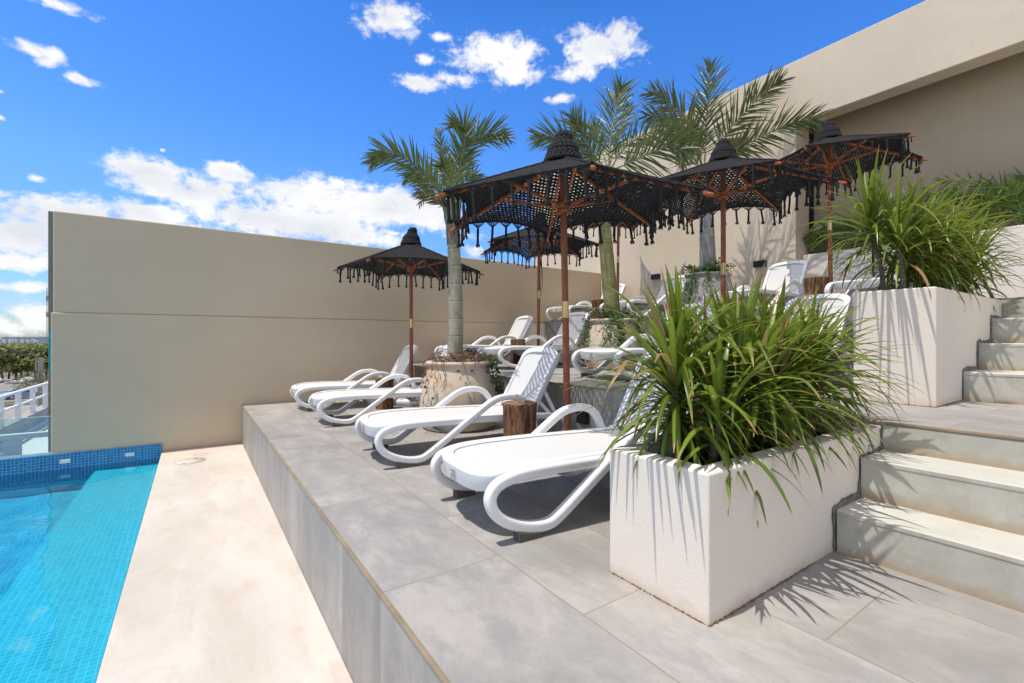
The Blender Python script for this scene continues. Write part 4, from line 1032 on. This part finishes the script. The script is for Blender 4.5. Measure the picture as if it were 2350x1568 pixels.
# ================================================================ creepers on the pots
def creeper(label,B,seed,stems,leafn,bare=0,mats=('vine',),bush=0,rz=0):
    rg=random.Random(seed); t=thing('creeper',label,'creeper',B,0,'creepers growing over the pots')
    for (a0,zend,da,dens,red) in stems:
        b=MB(); lb=LB(); pts=[]; z=.66; a=a0
        pts.append(V((.2*cos(a),.2*sin(a),.66))); pts.append(V((.29*cos(a),.29*sin(a),.73)))
        while z>zend:
            r=pot_r(max(0,z))+.012+rg.uniform(0,.03); pts.append(V((r*cos(a),r*sin(a),z))); z-=rg.uniform(.03,.06); a+=rg.uniform(-1,1)*.10+da*.03
        if len(pts)<3: pts.append(pts[-1]+V((.03*cos(a),.03*sin(a),-.02)))
        sp=spline(pts,3); b.tube(sp,.0032 if not red else .0026,5,cap=False); so=obj('stem',b,M['twig'] if red or dens<2 else M['twigg'],t)
        for p in sp[2:]:
            for _ in range(int(dens)+(1 if rg.random()<dens%1 else 0)):
                c=p+V((rg.uniform(-.045,.045),rg.uniform(-.045,.045),rg.uniform(-.03,.04))); o=V((p.x,p.y,0)).normalized()
                c+=o*rg.uniform(0,.035); tdir=V((rg.uniform(-1,1),rg.uniform(-1,1),rg.uniform(-.9,.3)))+o*.5; nn=(o+V((rg.uniform(-.6,.6),rg.uniform(-.6,.6),rg.uniform(0,1.)))).normalized()
                lb.oval(c,tdir,nn,rg.uniform(.022,.042),rg.uniform(.016,.030),min(.95,rg.random()),0)
        if lb.f: obj('leaves',lb.mesh('leaves',M['vinered'] if red else M['vine']),None,t)
    # tangle of thin dry stems lying on the rim
    b=MB()
    for k in range(bare):
        a=rg.uniform(0,6.28); pts=[]
        for j in range(7):
            rr=.16+.17*rg.random(); pts.append(V((rr*cos(a),rr*sin(a),.66+rg.uniform(.0,.13)))); a+=rg.uniform(.15,.5)*rg.choice((-1,1,1))
        b.tube(spline(pts,5),.0026,4,cap=False)
        if k%4==0:
            a+=.3; q=[V((.3*cos(a),.3*sin(a),.71)),V((.36*cos(a),.36*sin(a),.67))]
            zz=.6
            while zz>.6-.5*rg.random(): q.append(V(((pot_r(zz)+.02)*cos(a),(pot_r(zz)+.02)*sin(a),zz))); zz-=.08; a+=rg.uniform(-.12,.12)
            b.tube(spline(q,4),.0024,4,cap=False)
    if bare: obj('dry_stems',b,M['twig'],t)
    if bush:
        lb=LB(); b=MB()
        for k in range(bush):
            a=rg.uniform(0,6.28); e=V((cos(a),sin(a),0)); ln=rg.uniform(.12,.3)
            sp=spline([e*.12+V((0,0,.63)),e*(.12+ln*.4)+V((0,0,.66+ln*.5)),e*(.12+ln)+V((0,0,.66+ln*rg.uniform(.2,.75)))],4); b.tube(sp,.0028,4,cap=False)
            for p in sp[2:]:
                for _ in range(3):
                    lb.oval(p+V((rg.uniform(-.03,.03),rg.uniform(-.03,.03),rg.uniform(-.02,.03))),V((rg.uniform(-1,1),rg.uniform(-1,1),rg.uniform(-.5,.6))),V((rg.uniform(-.6,.6),rg.uniform(-.6,.6),1)),rg.uniform(.03,.05),rg.uniform(.02,.032),rg.random()*.9)
        obj('shrub_stems',b,M['twigg'],t); obj('shrub_leaves',lb.mesh('leaves',M['vine']),None,t)
    return t
ca=lambda B,da: math.atan2(-B[1],-B[0])+R(da)      # angle facing the camera, turned right by da
creeper('mostly bare reddish creeper tangled on the front clay pot with green strands on its right',B1,21,
 [(ca(B1,72),.05,.3,3.4,0),(ca(B1,80),.1,.2,3.4,0),(ca(B1,88),.22,.1,3,0),(ca(B1,62),.45,.3,2,0),(ca(B1,-40),.02,-.2,.35,1),(ca(B1,-48),.1,.1,.3,1),(ca(B1,8),.15,-.3,.25,1),(ca(B1,30),.5,.3,.7,1),(ca(B1,-75),.5,0,.6,1)],0,26)
creeper('bright green creeper spilling over the middle terrace pot',B2,22,
 [(ca(B2,-4),.20,.0,3.6,0),(ca(B2,4),.18,.2,4,0),(ca(B2,12),.15,.3,4,0),(ca(B2,-80),.0,0,3.6,0),(ca(B2,-72),.1,.1,3,0),(ca(B2,-86),.3,0,2,1),(ca(B2,70),.25,0,3.4,0),(ca(B2,60),.4,0,3,0),(ca(B2,78),.35,0,2.4,1),(ca(B2,40),.55,0,3,0),(ca(B2,-30),.4,.2,.5,1)],0,18,bush=16)
creeper('leafy green shrub crowding the rim of the grey pot',B3,23,
 [(ca(B3,-45),.05,0,3.4,0),(ca(B3,-60),.1,.1,3,0),(ca(B3,-30),.25,.2,3,0),(ca(B3,0),.4,0,2.5,0),(ca(B3,25),.5,0,2.5,0)],0,8,bush=46)
# low sprigs on the terrace floor at the foot of the front pot
def sprig(label,x,y,seed,n):
    rg=random.Random(seed); t=thing('creeper_sprig',label,'creeper',(x,y,0),0,'creeper sprigs on the terrace floor'); b=MB(); lb=LB()
    for k in range(n):
        a=rg.uniform(0,6.28); ln=rg.uniform(.05,.17); e=V((cos(a),sin(a),0)); sp=spline([V((0,0,.005)),e*ln*.5+V((0,0,rg.uniform(.03,.10))),e*ln+V((0,0,rg.uniform(.01,.08)))],4); b.tube(sp,.0025,4,cap=False)
        for p in sp[1:]:
            for _ in range(2): lb.oval(p,V((rg.uniform(-1,1),rg.uniform(-1,1),rg.uniform(-.3,.6))),V((rg.uniform(-.6,.6),rg.uniform(-.6,.6),1)),rg.uniform(.03,.05),rg.uniform(.018,.03),rg.random()*.9)
    obj('stems',b,M['twigg'],t); obj('leaves',lb.mesh('leaves',M['vine']),None,t)
p=atZ(1012,992,0); sprig('green creeper sprig on the floor under the second lounger',p.x,p.y,31,7)
p=atZ(985,948,0); sprig('green creeper sprig at the left foot of the front clay pot',p.x,p.y,32,9)
p=atZ(1125,950,0); sprig('green creeper sprig in front of the front clay pot, right of its middle',p.x+.05,p.y,33,6)
# ================================================================ beyond the pool: neighbouring roof, street, woods
GZ=-7.5
g=MB(); g.add([(-2500,-800,GZ),(2500,-800,GZ),(2500,3500,GZ),(-2500,3500,GZ)],[(0,1,2,3)]); structure('ground',g,M['groundm'])
# hotel block under the terrace so that nothing floats
b=MB(); b.box(-9.3,9.5,-6.5,YW+.10,GZ,-1.8); structure('podium',b,M['concrete'])
# street: broad dusty road crossing, with a kerbed verge
def strip(name,pts,w,z,mat):
    P=spline(pts,8); b=MB(); vs=[]
    for i,p in enumerate(P):
        t=(P[min(i+1,len(P)-1)]-P[max(i-1,0)]).normalized(); n=V((-t.y,t.x,0)); vs+=[p+n*w/2+V((0,0,z)),p-n*w/2+V((0,0,z))]
    b.add(vs,[(2*i,2*i+1,2*i+3,2*i+2) for i in range(len(P)-1)]); structure(name,b,mat)
c0=at(40,900,70); c0.z=GZ; dirx=V((.90,.44,0))
strip('road',[c0-V((80,-6,0)),c0-V((40,-2,0)),c0,c0+V((30,12,0)),c0+V((70,45,0)),c0+V((100,90,0))],30,.05,M['asphalt'])
v0=at(28,915,60); v0.z=GZ
b=MB(); 
for i,(dx_,dy_) in enumerate([(0,0)]): b.box(-14,14,-1.6,1.6,0,.15)
o=structure('verge',b,M['grass'],loc=(v0.x,v0.y,GZ+.055)); o.rotation_euler=(0,0,R(20))
b=MB(); b.box(-14.3,14.3,-1.9,-1.601,0,.2); b.box(-14.3,14.3,1.601,1.9,0,.2); o2=structure('verge_kerb',b,M['concrete'],loc=(v0.x,v0.y,GZ+.055)); o2.rotation_euler=(0,0,R(20))
# neighbouring roof terrace
b=MB(); b.box(-4.1,-.2,YW+.131,42,-2.1,-1.8); structure('roof_terrace',b,M['rooff'])
kw=thing('parapet','low stained concrete parapet under the white railing of the next roof','parapet',(-4.1,0,0))
b=MB(); b.box(-.2,.1,YW+.14,42,-2.2,-1.42); obj('wall',b,M['dirty'],kw,bevel=.01)
b=MB(); b.box(-.24,.14,YW+.14,42,-1.4195,-1.35); obj('coping',b,M['dirty'],kw,bevel=.01)
b=MB(); b.box(.101,.16,YW+.14,42,-1.799,-1.70); obj('skirting',b,M['rooff'],kw)
rl=thing('white_railing','white post and rail railing along the parapet of the next roof','railing',(-4.1,0,0))
b=MB(); b.box(-.05,.05,YW+.3,42,-.60,-.54); obj('top_rail',b,M['steelwhite'],rl,bevel=.006)
b=MB(); b.box(-.035,.035,YW+.3,42,-.985,-.925); obj('middle_rail',b,M['steelwhite'],rl,bevel=.006)
yy=YW+1.2
while yy<42:
    b=MB(); b.box(-.055,.055,-.055,.055,-1.349,-.601); obj('post',b,M['steelwhite'],rl,(0,yy,0),bevel=.006); yy+=1.45
r2=thing('near_railing','pale blue grey rail with a thick post seen through the glass panel','railing',(0,8.0,0))
b=MB(); b.box(-4.0,-1.22,-.04,.04,-.30,-.235); obj('top_rail',b,M['steelwhite'],r2,bevel=.006)
for x in (-1.80,-3.1): b=MB(); b.box(x-.075,x+.075,-.035,.035,-1.799,-.301); obj('post',b,M['steelwhite'],r2,bevel=.006)
# power pole and cables
p=at(93.5,821,35.); t=thing('power_pole','square grey concrete power pole beside the street','pole',(p.x,p.y,GZ),R(15))
b=MB(); h=p.z-GZ; w0,w1=.21,.14; b.add([(-w0,-w0,0),(w0,-w0,0),(w0,w0,0),(-w0,w0,0),(-w1,-w1,h),(w1,-w1,h),(w1,w1,h),(-w1,w1,h)],[(0,3,2,1),(4,5,6,7),(0,1,5,4),(1,2,6,5),(2,3,7,6),(3,0,4,7)]); obj('shaft',b,M['concrete'],t,bevel=.02)
b=MB(); b.bar((-.25,0,h-1.0),(-.25,0,h+.25),.1,.1); b.box(-.3,.2,-.04,.04,h-.95,h-.87); obj('bracket',b,M['concrete'],t)
b=MB(); b.lathe([(.04,0),(.08,.04),(.05,.1),(.09,.15),(.03,.2)],10,(-.4,0,h-1.45)); obj('insulator',b,M['whitebase'],t)
def cable(label,a,b_,r,sag=.0):
    m_=MB(); a=V(a);b_=V(b_); pts=[a.lerp(b_,i/12)-V((0,0,sag*4*(i/12)*(1-i/12))) for i in range(13)]; m_.tube(pts,r,5); o=obj('cable',m_,M['wire']); tag(o,label,'cable','overhead cables by the power pole')
cable('thick grey cable running left from the top of the power pole',at(85,821,34.9),at(-40,783,30),.045)
cable('dark cable running left from the middle of the power pole',at(80,852,34.9),at(-40,882,28),.03,.2)
cable('thin cable running right from the power pole to the taupe wall',at(97,853,34.9),at(220,850,40),.03,.2)
cable('thin cable crossing low over the street behind the white railing',at(-30,902,24),at(140,868,45),.02,.3)
cable('lowest cable crossing the street behind the white railing',at(-30,918,22),at(140,885,40),.02,.3)
# parked car on the street
p=at(53,886,66); p.z=GZ+.06; t=thing('parked_car','small blue green car on the road behind the railing','car',p,R(25))
def prism(prof,w): 
    b=MB(); n=len(prof); vs=[(x,-w/2,z) for x,z in prof]+[(x,w/2,z) for x,z in prof]
    b.add(vs,[tuple(range(n)),tuple(range(n,2*n))[::-1]]+[(i,n+i,n+(i+1)%n,(i+1)%n) for i in range(n)]); return b
obj('body',prism([(-2.05,.3),(2.05,.3),(2.1,.62),(1.9,.80),(.95,.90),(-1.7,.95),(-2.05,.85)],1.7),M['carblue'],t,bevel=.08,norm=True)
obj('cabin',prism([(-1.6,.93),(.95,.88),(.35,1.38),(-.2,1.47),(-1.15,1.45)],1.5),M['carblue'],t,bevel=.06,norm=True)
obj('side_windows',prism([(-1.35,.98),(.70,.95),(.25,1.34),(-1.05,1.38)],1.53),M['glassd'],t,norm=True)
for x in (-1.3,1.3):
    for s in (-1,1):
        b=MB(); b.tube([(x,s*.72,.32),(x,s*.87,.32)],.32,16); w_=obj('wheel',b,M['black'],t); b=MB(); b.tube([(x,s*.871,.32),(x,s*.885,.32)],.19,12); obj('rim',b,M['steel'],w_)
# rocks at the wood edge
rg=random.Random(5)
for k in range(7):
    q=at(rg.uniform(-10,108),rg.uniform(868,876),rg.uniform(88,95)); me=bpy.data.meshes.new('rock'); bm=bmesh.new(); bmesh.ops.create_icosphere(bm,subdivisions=2,radius=rg.uniform(.5,1.1))
    for v_ in bm.verts: v_.co*=rg.uniform(.8,1.2); v_.co.z*=.6
    bm.to_mesh(me); bm.free(); me.materials.append(M['stone']); o=obj('rock',me,None,None,(q.x,q.y,GZ+.3)); tag(o,'pale rock heaped at the edge of the wood beyond the street','rock','pale rocks at the edge of the wood')
# trees of the wood edge: three crown meshes shared
def crown(seed,R0,Hh,nclump,nleaf):
    r=random.Random(seed); lb=LB()
    for c in range(nclump):
        a=r.uniform(0,6.28); q=r.random()**.6*R0; z=Hh*(.35+.6*r.random()); q*=max(.25,1-abs(z/Hh-.6)*1.3); cc=V((q*cos(a),q*sin(a),z)); rad=R0*r.uniform(.22,.42); br=r.uniform(.05,.9)
        for _ in range(nleaf):
            d=V((r.gauss(0,1),r.gauss(0,1),r.gauss(0,.75))).normalized()*rad*r.random()**.35
            lb.oval(cc+d,V((r.uniform(-1,1),r.uniform(-1,1),r.uniform(-.6,.6))),(d.normalized()+V((r.uniform(-.5,.5),r.uniform(-.5,.5),.6))).normalized(),r.uniform(.3,.6),r.uniform(.25,.45),min(1,max(0,br+r.uniform(-.2,.2))))
    return lb.mesh('crown',M['tree'])
CR=[crown(1,2.6,6.2,16,70),crown(2,3.1,6.8,18,70),crown(3,2.2,5.6,14,70)]
def trunkm(seed):
    r=random.Random(seed); b=MB(); b.tube([(0,0,0),(.1,.05,1.6),(-.05,.1,3.6),(.1,0,5)],[.2,.16,.1,.03],7)
    for k in range(5):
        a=r.uniform(0,6.28); z=r.uniform(1.6,3.2); b.tube([(0,.05,z),(cos(a)*.8,sin(a)*.8,z+1.),(cos(a)*1.5,sin(a)*1.5,z+1.9)],[.08,.05,.02],5)
    return b.mesh('trunk',[M['bark']])
TR=[trunkm(i) for i in range(3)]
rg=random.Random(9); LBL={0:'dark green tree at the front edge of the wood',1:'broad yellow green tree at the front edge of the wood',2:'small olive tree at the front edge of the wood'}
row=[(6,93,1),(20,96,0),(36,98,2),(50,97,1),(64,99,0),(80,98,1),(95,97,2),(106,99,0),(118,98,1)]
for i,(u,d,k) in enumerate(row):
    q=at(u,860,d); t=thing('tree',('leftmost broad tree at the front edge of the wood','dark tree second from the left at the wood edge','small olive tree left of the power pole, third from the left','yellow green tree left of the power pole, rising above the rail','dark tree just left of the power pole','broad tree right behind the power pole top','small olive tree right of the power pole','dark tree against the weathered wall strip','broad tree mostly hidden behind the weathered wall strip')[i],'tree',(q.x,q.y,GZ),rg.uniform(0,6),'trees at the front edge of the wood')
    s=rg.uniform(1.0,1.2); t.scale=(s,s,s*rg.uniform(.92,1.05)); obj('crown',CR[k],None,t); obj('trunk',TR[k],None,t)
# the wood behind reads as one mass
lb=LB(); r=random.Random(12)
for k in range(900):
    d=r.uniform(104,260); q=at(r.uniform(-420,330),800,d); hh=r.uniform(5.6,7.4); rr=r.uniform(1.8,3.2); br=r.uniform(.1,.9)
    for _ in range(60):
        e=V((r.gauss(0,1),r.gauss(0,1),r.gauss(0,.8))).normalized()*rr*r.random()**.3
        lb.oval(V((q.x,q.y,GZ+hh-rr*.8))+e,V((r.uniform(-1,1),r.uniform(-1,1),r.uniform(-.5,.5))),(e.normalized()+V((0,0,.6))).normalized(),r.uniform(.5,1.),r.uniform(.4,.8),min(1,max(0,br+r.uniform(-.2,.2))))
o=obj('far_wood',lb.mesh('far_wood',M['tree'])); o['kind']='stuff'
# blocks on the horizon
for i,(u0,u1,v) in enumerate(((2,18,778.5),(20,30,774),(34,57,774.2),(61,72,774.6),(74,84,775.3),(86,98,774),(98,104,775.5))):
    d=420; a=at(u0,v,d); c=at(u1,v,d); wd=(c-a).length; t=thing('distant_block','x','building',((a.x+c.x)/2,(a.y+c.y)/2,GZ),-R(YAW),'pale blocks on the horizon')
    t['label']=('lowest and longest dark block at the far left of the horizon','small pale block second from the left on the horizon','widest pale block on the horizon','pale block right of the widest one on the horizon','narrow pale block above the power pole on the horizon','pale block second from the right on the horizon','last small pale block on the horizon, nearest the wall')[i]
    hh=a.z-GZ; b=MB(); b.box(-wd/2,wd/2,-6,6,0,hh); obj('wall',b,M['farwall'],t); b=MB(); b.box(-wd/2-.2,wd/2+.2,-6.2,6.2,hh+.01,hh+.35); obj('roof',b,M['farwall'],t)
    nw=max(2,int(wd/2.2)); b=MB()
    for k in range(nw):
        x=-wd/2+wd*(k+.5)/nw; b.box(x-.4,x+.4,-6.05,-6.01,hh-1.6,hh-.5)
    obj('windows',b,M['glassd'],t)
# lattice mast
p0=at(109.5,790,300); t=thing('radio_mast','thin grey lattice mast rising behind the weathered wall strip','mast',(p0.x,p0.y,GZ)); b=MB(); top=at(109.5,660,300).z-GZ
for k in range(3):
    a=2*pi*k/3; e=V((.75*cos(a),.75*sin(a),0)); f=V((.75*cos(a+2*pi/3),.75*sin(a+2*pi/3),0)); b.tube([e,e+V((0,0,top))],.09,5); z=0
    while z<top-2: b.tube([e+V((0,0,z)),f+V((0,0,z+2))],.05,4); z+=2
obj('lattice',b,M['concrete'],t)
for zz in (.55,.8): b=MB(); b.tube([(0,0,top*zz),(0,0,top*zz+3)],.9,8); obj('antenna',b,M['concrete'],t)
p0=at(1227,612,40); b=MB(); b.tube([(0,0,0),(0,0,9.5+p0.z-GZ-8)],.12,6); b=MB(); hgt=at(1227,588,40).z-GZ; b.tube([(0,0,0),(0,0,hgt*.9),(0,0,hgt)],[.14,.13,.08],8); o=obj('antenna_pole',b,M['concrete'],None,(p0.x,p0.y,GZ)); tag(o,'thin grey pole standing beyond the taupe wall, left of the nearest umbrella pole','pole')
# roadside palm below the railing
p=at(108,905,30); p.z=GZ; t=thing('street_palm','shaggy palm beside the street below the white railing','palm',p); b=MB(); top=at(108,885,30).z-GZ; b.tube([(0,0,0),(.1,0,top*.5),(0,0,top)],[.2,.16,.14],10); obj('trunk',b,M['trunk3'],t)
rg=random.Random(77)
for k in range(14):
    a=2*pi*k/14+rg.uniform(-.2,.2); e=V((cos(a),sin(a),0)); up=rg.uniform(.1,1.3); L_=1.7; c=V((0,0,top)); sp=[c,c+e*L_*.35+V((0,0,up*.6)),c+e*L_*.7+V((0,0,up*.6-.15)),c+e*L_+V((0,0,up*.2-.6))]
    lb=LB(); rb=MB(); frond(lb,rb,[q+p for q in sp],.5,rg,nleaf=18,r0=.03); lb.v=[(x-p.x,y-p.y,z-p.z) for x,y,z in lb.v]; rb.v=[(x-p.x,y-p.y,z-p.z) for x,y,z in rb.v]
    fo=obj('frond',lb.mesh('frond',M['frond2'] if k%4 else M['frondd']),None,t); obj('rachis',rb,M['rachis'],fo)
# daytime moon
p=at(373,345,1900); me=bpy.data.meshes.new('moon'); bm=bmesh.new(); bmesh.ops.create_uvsphere(bm,u_segments=32,v_segments=16,radius=9.5)
for v_ in bm.verts: v_.co.z*=.62
bm.to_mesh(me); bm.free()
t=NT('moonlight'); e=t.node('ShaderNodeEmission'); co=t.coord(); n=t.noise(co,.16,4,.6); t.k(t.ramp(n,[(.35,(.55,.66,.86)),(.6,(.93,.95,.99))]),e.inputs[0]); t.k(e.outputs[0],t.out.inputs[0]); me.materials.append(t.m)
for f in me.polygons: f.use_smooth=True
o=obj('moon',me,None,None,p); o.rotation_euler=(R(8),R(-14),R(-20)); tag(o,'pale daytime half moon in the blue sky','moon')
# ================================================================ light, sky, camera
LD=V((.33,-.045,-1)).normalized()
sun=link(bpy.data.objects.new('sun',bpy.data.lights.new('sun','SUN'))); sun.data.energy=4.4; sun.data.angle=R(.5); sun.data.cycles.is_caustics_light=True; sun.data.color=(1,.955,.885)
sun.rotation_euler=LD.to_track_quat('-Z','Y').to_euler(); sun.location=(-5,2,12)
SD=-LD; SEL=math.asin(SD.z); SAZ=math.atan2(SD.x,SD.y)
W=bpy.data.worlds.new('World'); SC.world=W; W.use_nodes=True
class WT(NT):
    def __init__(s): s.t=W.node_tree; s.n=s.t.nodes; s.l=s.t.links
w=WT(); bg=w.n['Background']; wo=w.n['World Output']
sky=w.node('ShaderNodeTexSky',sky_type='NISHITA'); sky.sun_disc=False; sky.sun_elevation=SEL; sky.sun_rotation=SAZ; sky.air_density=1.; sky.dust_density=.3; sky.ozone_density=3.
tc=w.node('ShaderNodeTexCoord'); dx,dy,dz=w.sep(tc.outputs['Generated'])
hs=w.node('ShaderNodeHueSaturation'); hs.inputs['Saturation'].default_value=1.35; hs.inputs['Value'].default_value=1.6; w.k(sky.outputs[0],hs.inputs['Color'])
hs.inputs['Hue'].default_value=.512
zf=w.ramp(w.math('DIVIDE',dz,1.0),[(.0,(.36,.40,.60)),(.10,(.52,.62,.74)),(.28,(.97,.98,1.)),(.56,(1.,1.,1.)),(.86,(.18,.18,.18))])  # also dims the unseen overhead sky to cut blue ambient light
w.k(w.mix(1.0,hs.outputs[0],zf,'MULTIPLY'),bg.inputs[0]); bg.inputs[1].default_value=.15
az=w.math('ARCTAN2',dx,dy); el=w.math('ARCSINE',dz); ae=w.comb(az,el,0)
def azel(u,v):
    r=ray(u,v).normalized(); return math.atan2(r.x,r.y),math.asin(r.z)
BL=[(900,42,82,48,1),(1010,85,40,14,.6),(1140,125,118,54,1),(1180,165,76,36,.9),(1378,108,90,60,1),(1320,165,60,30,.7),(955,190,62,24,.9),(1040,180,70,16,.6),(980,138,42,14,.7),(1292,226,36,14,.8),
 (90,116,74,24,.9),(108,143,38,16,.7),(182,184,50,15,.7),(135,10,80,20,.7),(0,210,20,10,.6),(375,398,150,36,1),(430,432,180,52,1),(520,395,70,28,1),(740,455,190,52,1),(880,480,160,60,1),(650,508,285,46,1),(150,492,180,46,1),(60,540,150,62,1),(330,490,150,40,.9),(985,500,90,40,.9),(800,540,160,34,.9),
 (20,600,130,24,.9),(100,598,60,16,.7),(60,660,80,14,.7),(75,720,75,42,.9),(0,745,80,30,.8),(92,450,55,13,.7),(85,410,30,12,.6),(1085,580,30,22,.8),(1060,545,60,16,.5),(890,550,30,12,.6),(1020,615,40,12,.5),(0,270,15,8,.6)]
acc=None
for u,v,ru,rv,am in BL:
    a0,e0=azel(u,v); a1,_=azel(u+ru,v); _,e1=azel(u,v-rv)
    sb=w.node('ShaderNodeVectorMath',operation='SUBTRACT'); w.k(ae,sb.inputs[0]); sb.inputs[1].default_value=(a0,e0,0)
    ml=w.node('ShaderNodeVectorMath',operation='MULTIPLY'); w.k(sb.outputs[0],ml.inputs[0]); ml.inputs[1].default_value=(1/(a1-a0),1/(e1-e0),0)
    ln=w.node('ShaderNodeVectorMath',operation='LENGTH'); w.k(ml.outputs[0],ln.inputs[0])
    q=w.math('MULTIPLY',w.math('SUBTRACT',1.25,ln.outputs['Value']),am)
    acc=q if acc is None else w.math('SMOOTH_MAX',acc,q,.12)
# unseen broken cloud added behind the camera to whiten the ambient light
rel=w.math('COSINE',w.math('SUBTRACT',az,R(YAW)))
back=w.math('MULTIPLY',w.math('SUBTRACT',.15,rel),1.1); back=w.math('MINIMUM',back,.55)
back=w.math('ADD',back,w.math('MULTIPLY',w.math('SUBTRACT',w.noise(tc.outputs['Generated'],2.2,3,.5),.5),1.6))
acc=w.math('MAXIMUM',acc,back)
mp=w.node('ShaderNodeMapping'); w.k(ae,mp.inputs[0]); mp.inputs['Scale'].default_value=(1,1.5,1)
n1=w.noise(mp.outputs[0],13,12,.62,.5); n2=w.noise(mp.outputs[0],42,9,.62,.4)
nn=w.math('ADD',w.math('MULTIPLY',w.math('SUBTRACT',n1,.5),2.3),w.math('MULTIPLY',w.math('SUBTRACT',n2,.5),1.5))
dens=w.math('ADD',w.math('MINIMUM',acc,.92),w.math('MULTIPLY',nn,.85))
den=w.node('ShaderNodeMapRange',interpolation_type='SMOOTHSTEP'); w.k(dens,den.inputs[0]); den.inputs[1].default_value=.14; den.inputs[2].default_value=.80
# soft grey undersides: compare the field with itself a little higher up
sh=w.math('ADD',w.math('MULTIPLY',w.noise(mp.outputs[0],5.5,6,.55),1.),w.math('MULTIPLY',acc,-.15))
shr=w.ramp(sh,[(.22,(.76,.79,.86)),(.45,(1.,1.,1.))])
bc=w.node('ShaderNodeBackground'); w.k(shr,bc.inputs[0]); bc.inputs[1].default_value=1.02
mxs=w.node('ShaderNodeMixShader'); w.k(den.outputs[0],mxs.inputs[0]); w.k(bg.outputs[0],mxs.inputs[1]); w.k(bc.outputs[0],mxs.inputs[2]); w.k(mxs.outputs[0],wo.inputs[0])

cam=link(bpy.data.objects.new('camera',bpy.data.cameras.new('camera'))); SC.camera=cam
cam.location=(0,0,CZ); cam.rotation_euler=(R(90),0,-R(YAW)); cam.data.sensor_width=36; cam.data.lens=36*F_/2350; cam.data.shift_y=-4/2350*1.; cam.data.clip_start=.05; cam.data.clip_end=6000
SC.view_settings.view_transform='Standard'; SC.view_settings.look='None'; SC.view_settings.gamma=1; SC.view_settings.exposure=0.0
SC.render.engine='CYCLES'; SC.cycles.use_denoising=True; SC.cycles.max_bounces=10; SC.cycles.diffuse_bounces=4; SC.cycles.transparent_max_bounces=16; SC.cycles.sample_clamp_indirect=6
SC.render.film_transparent=False
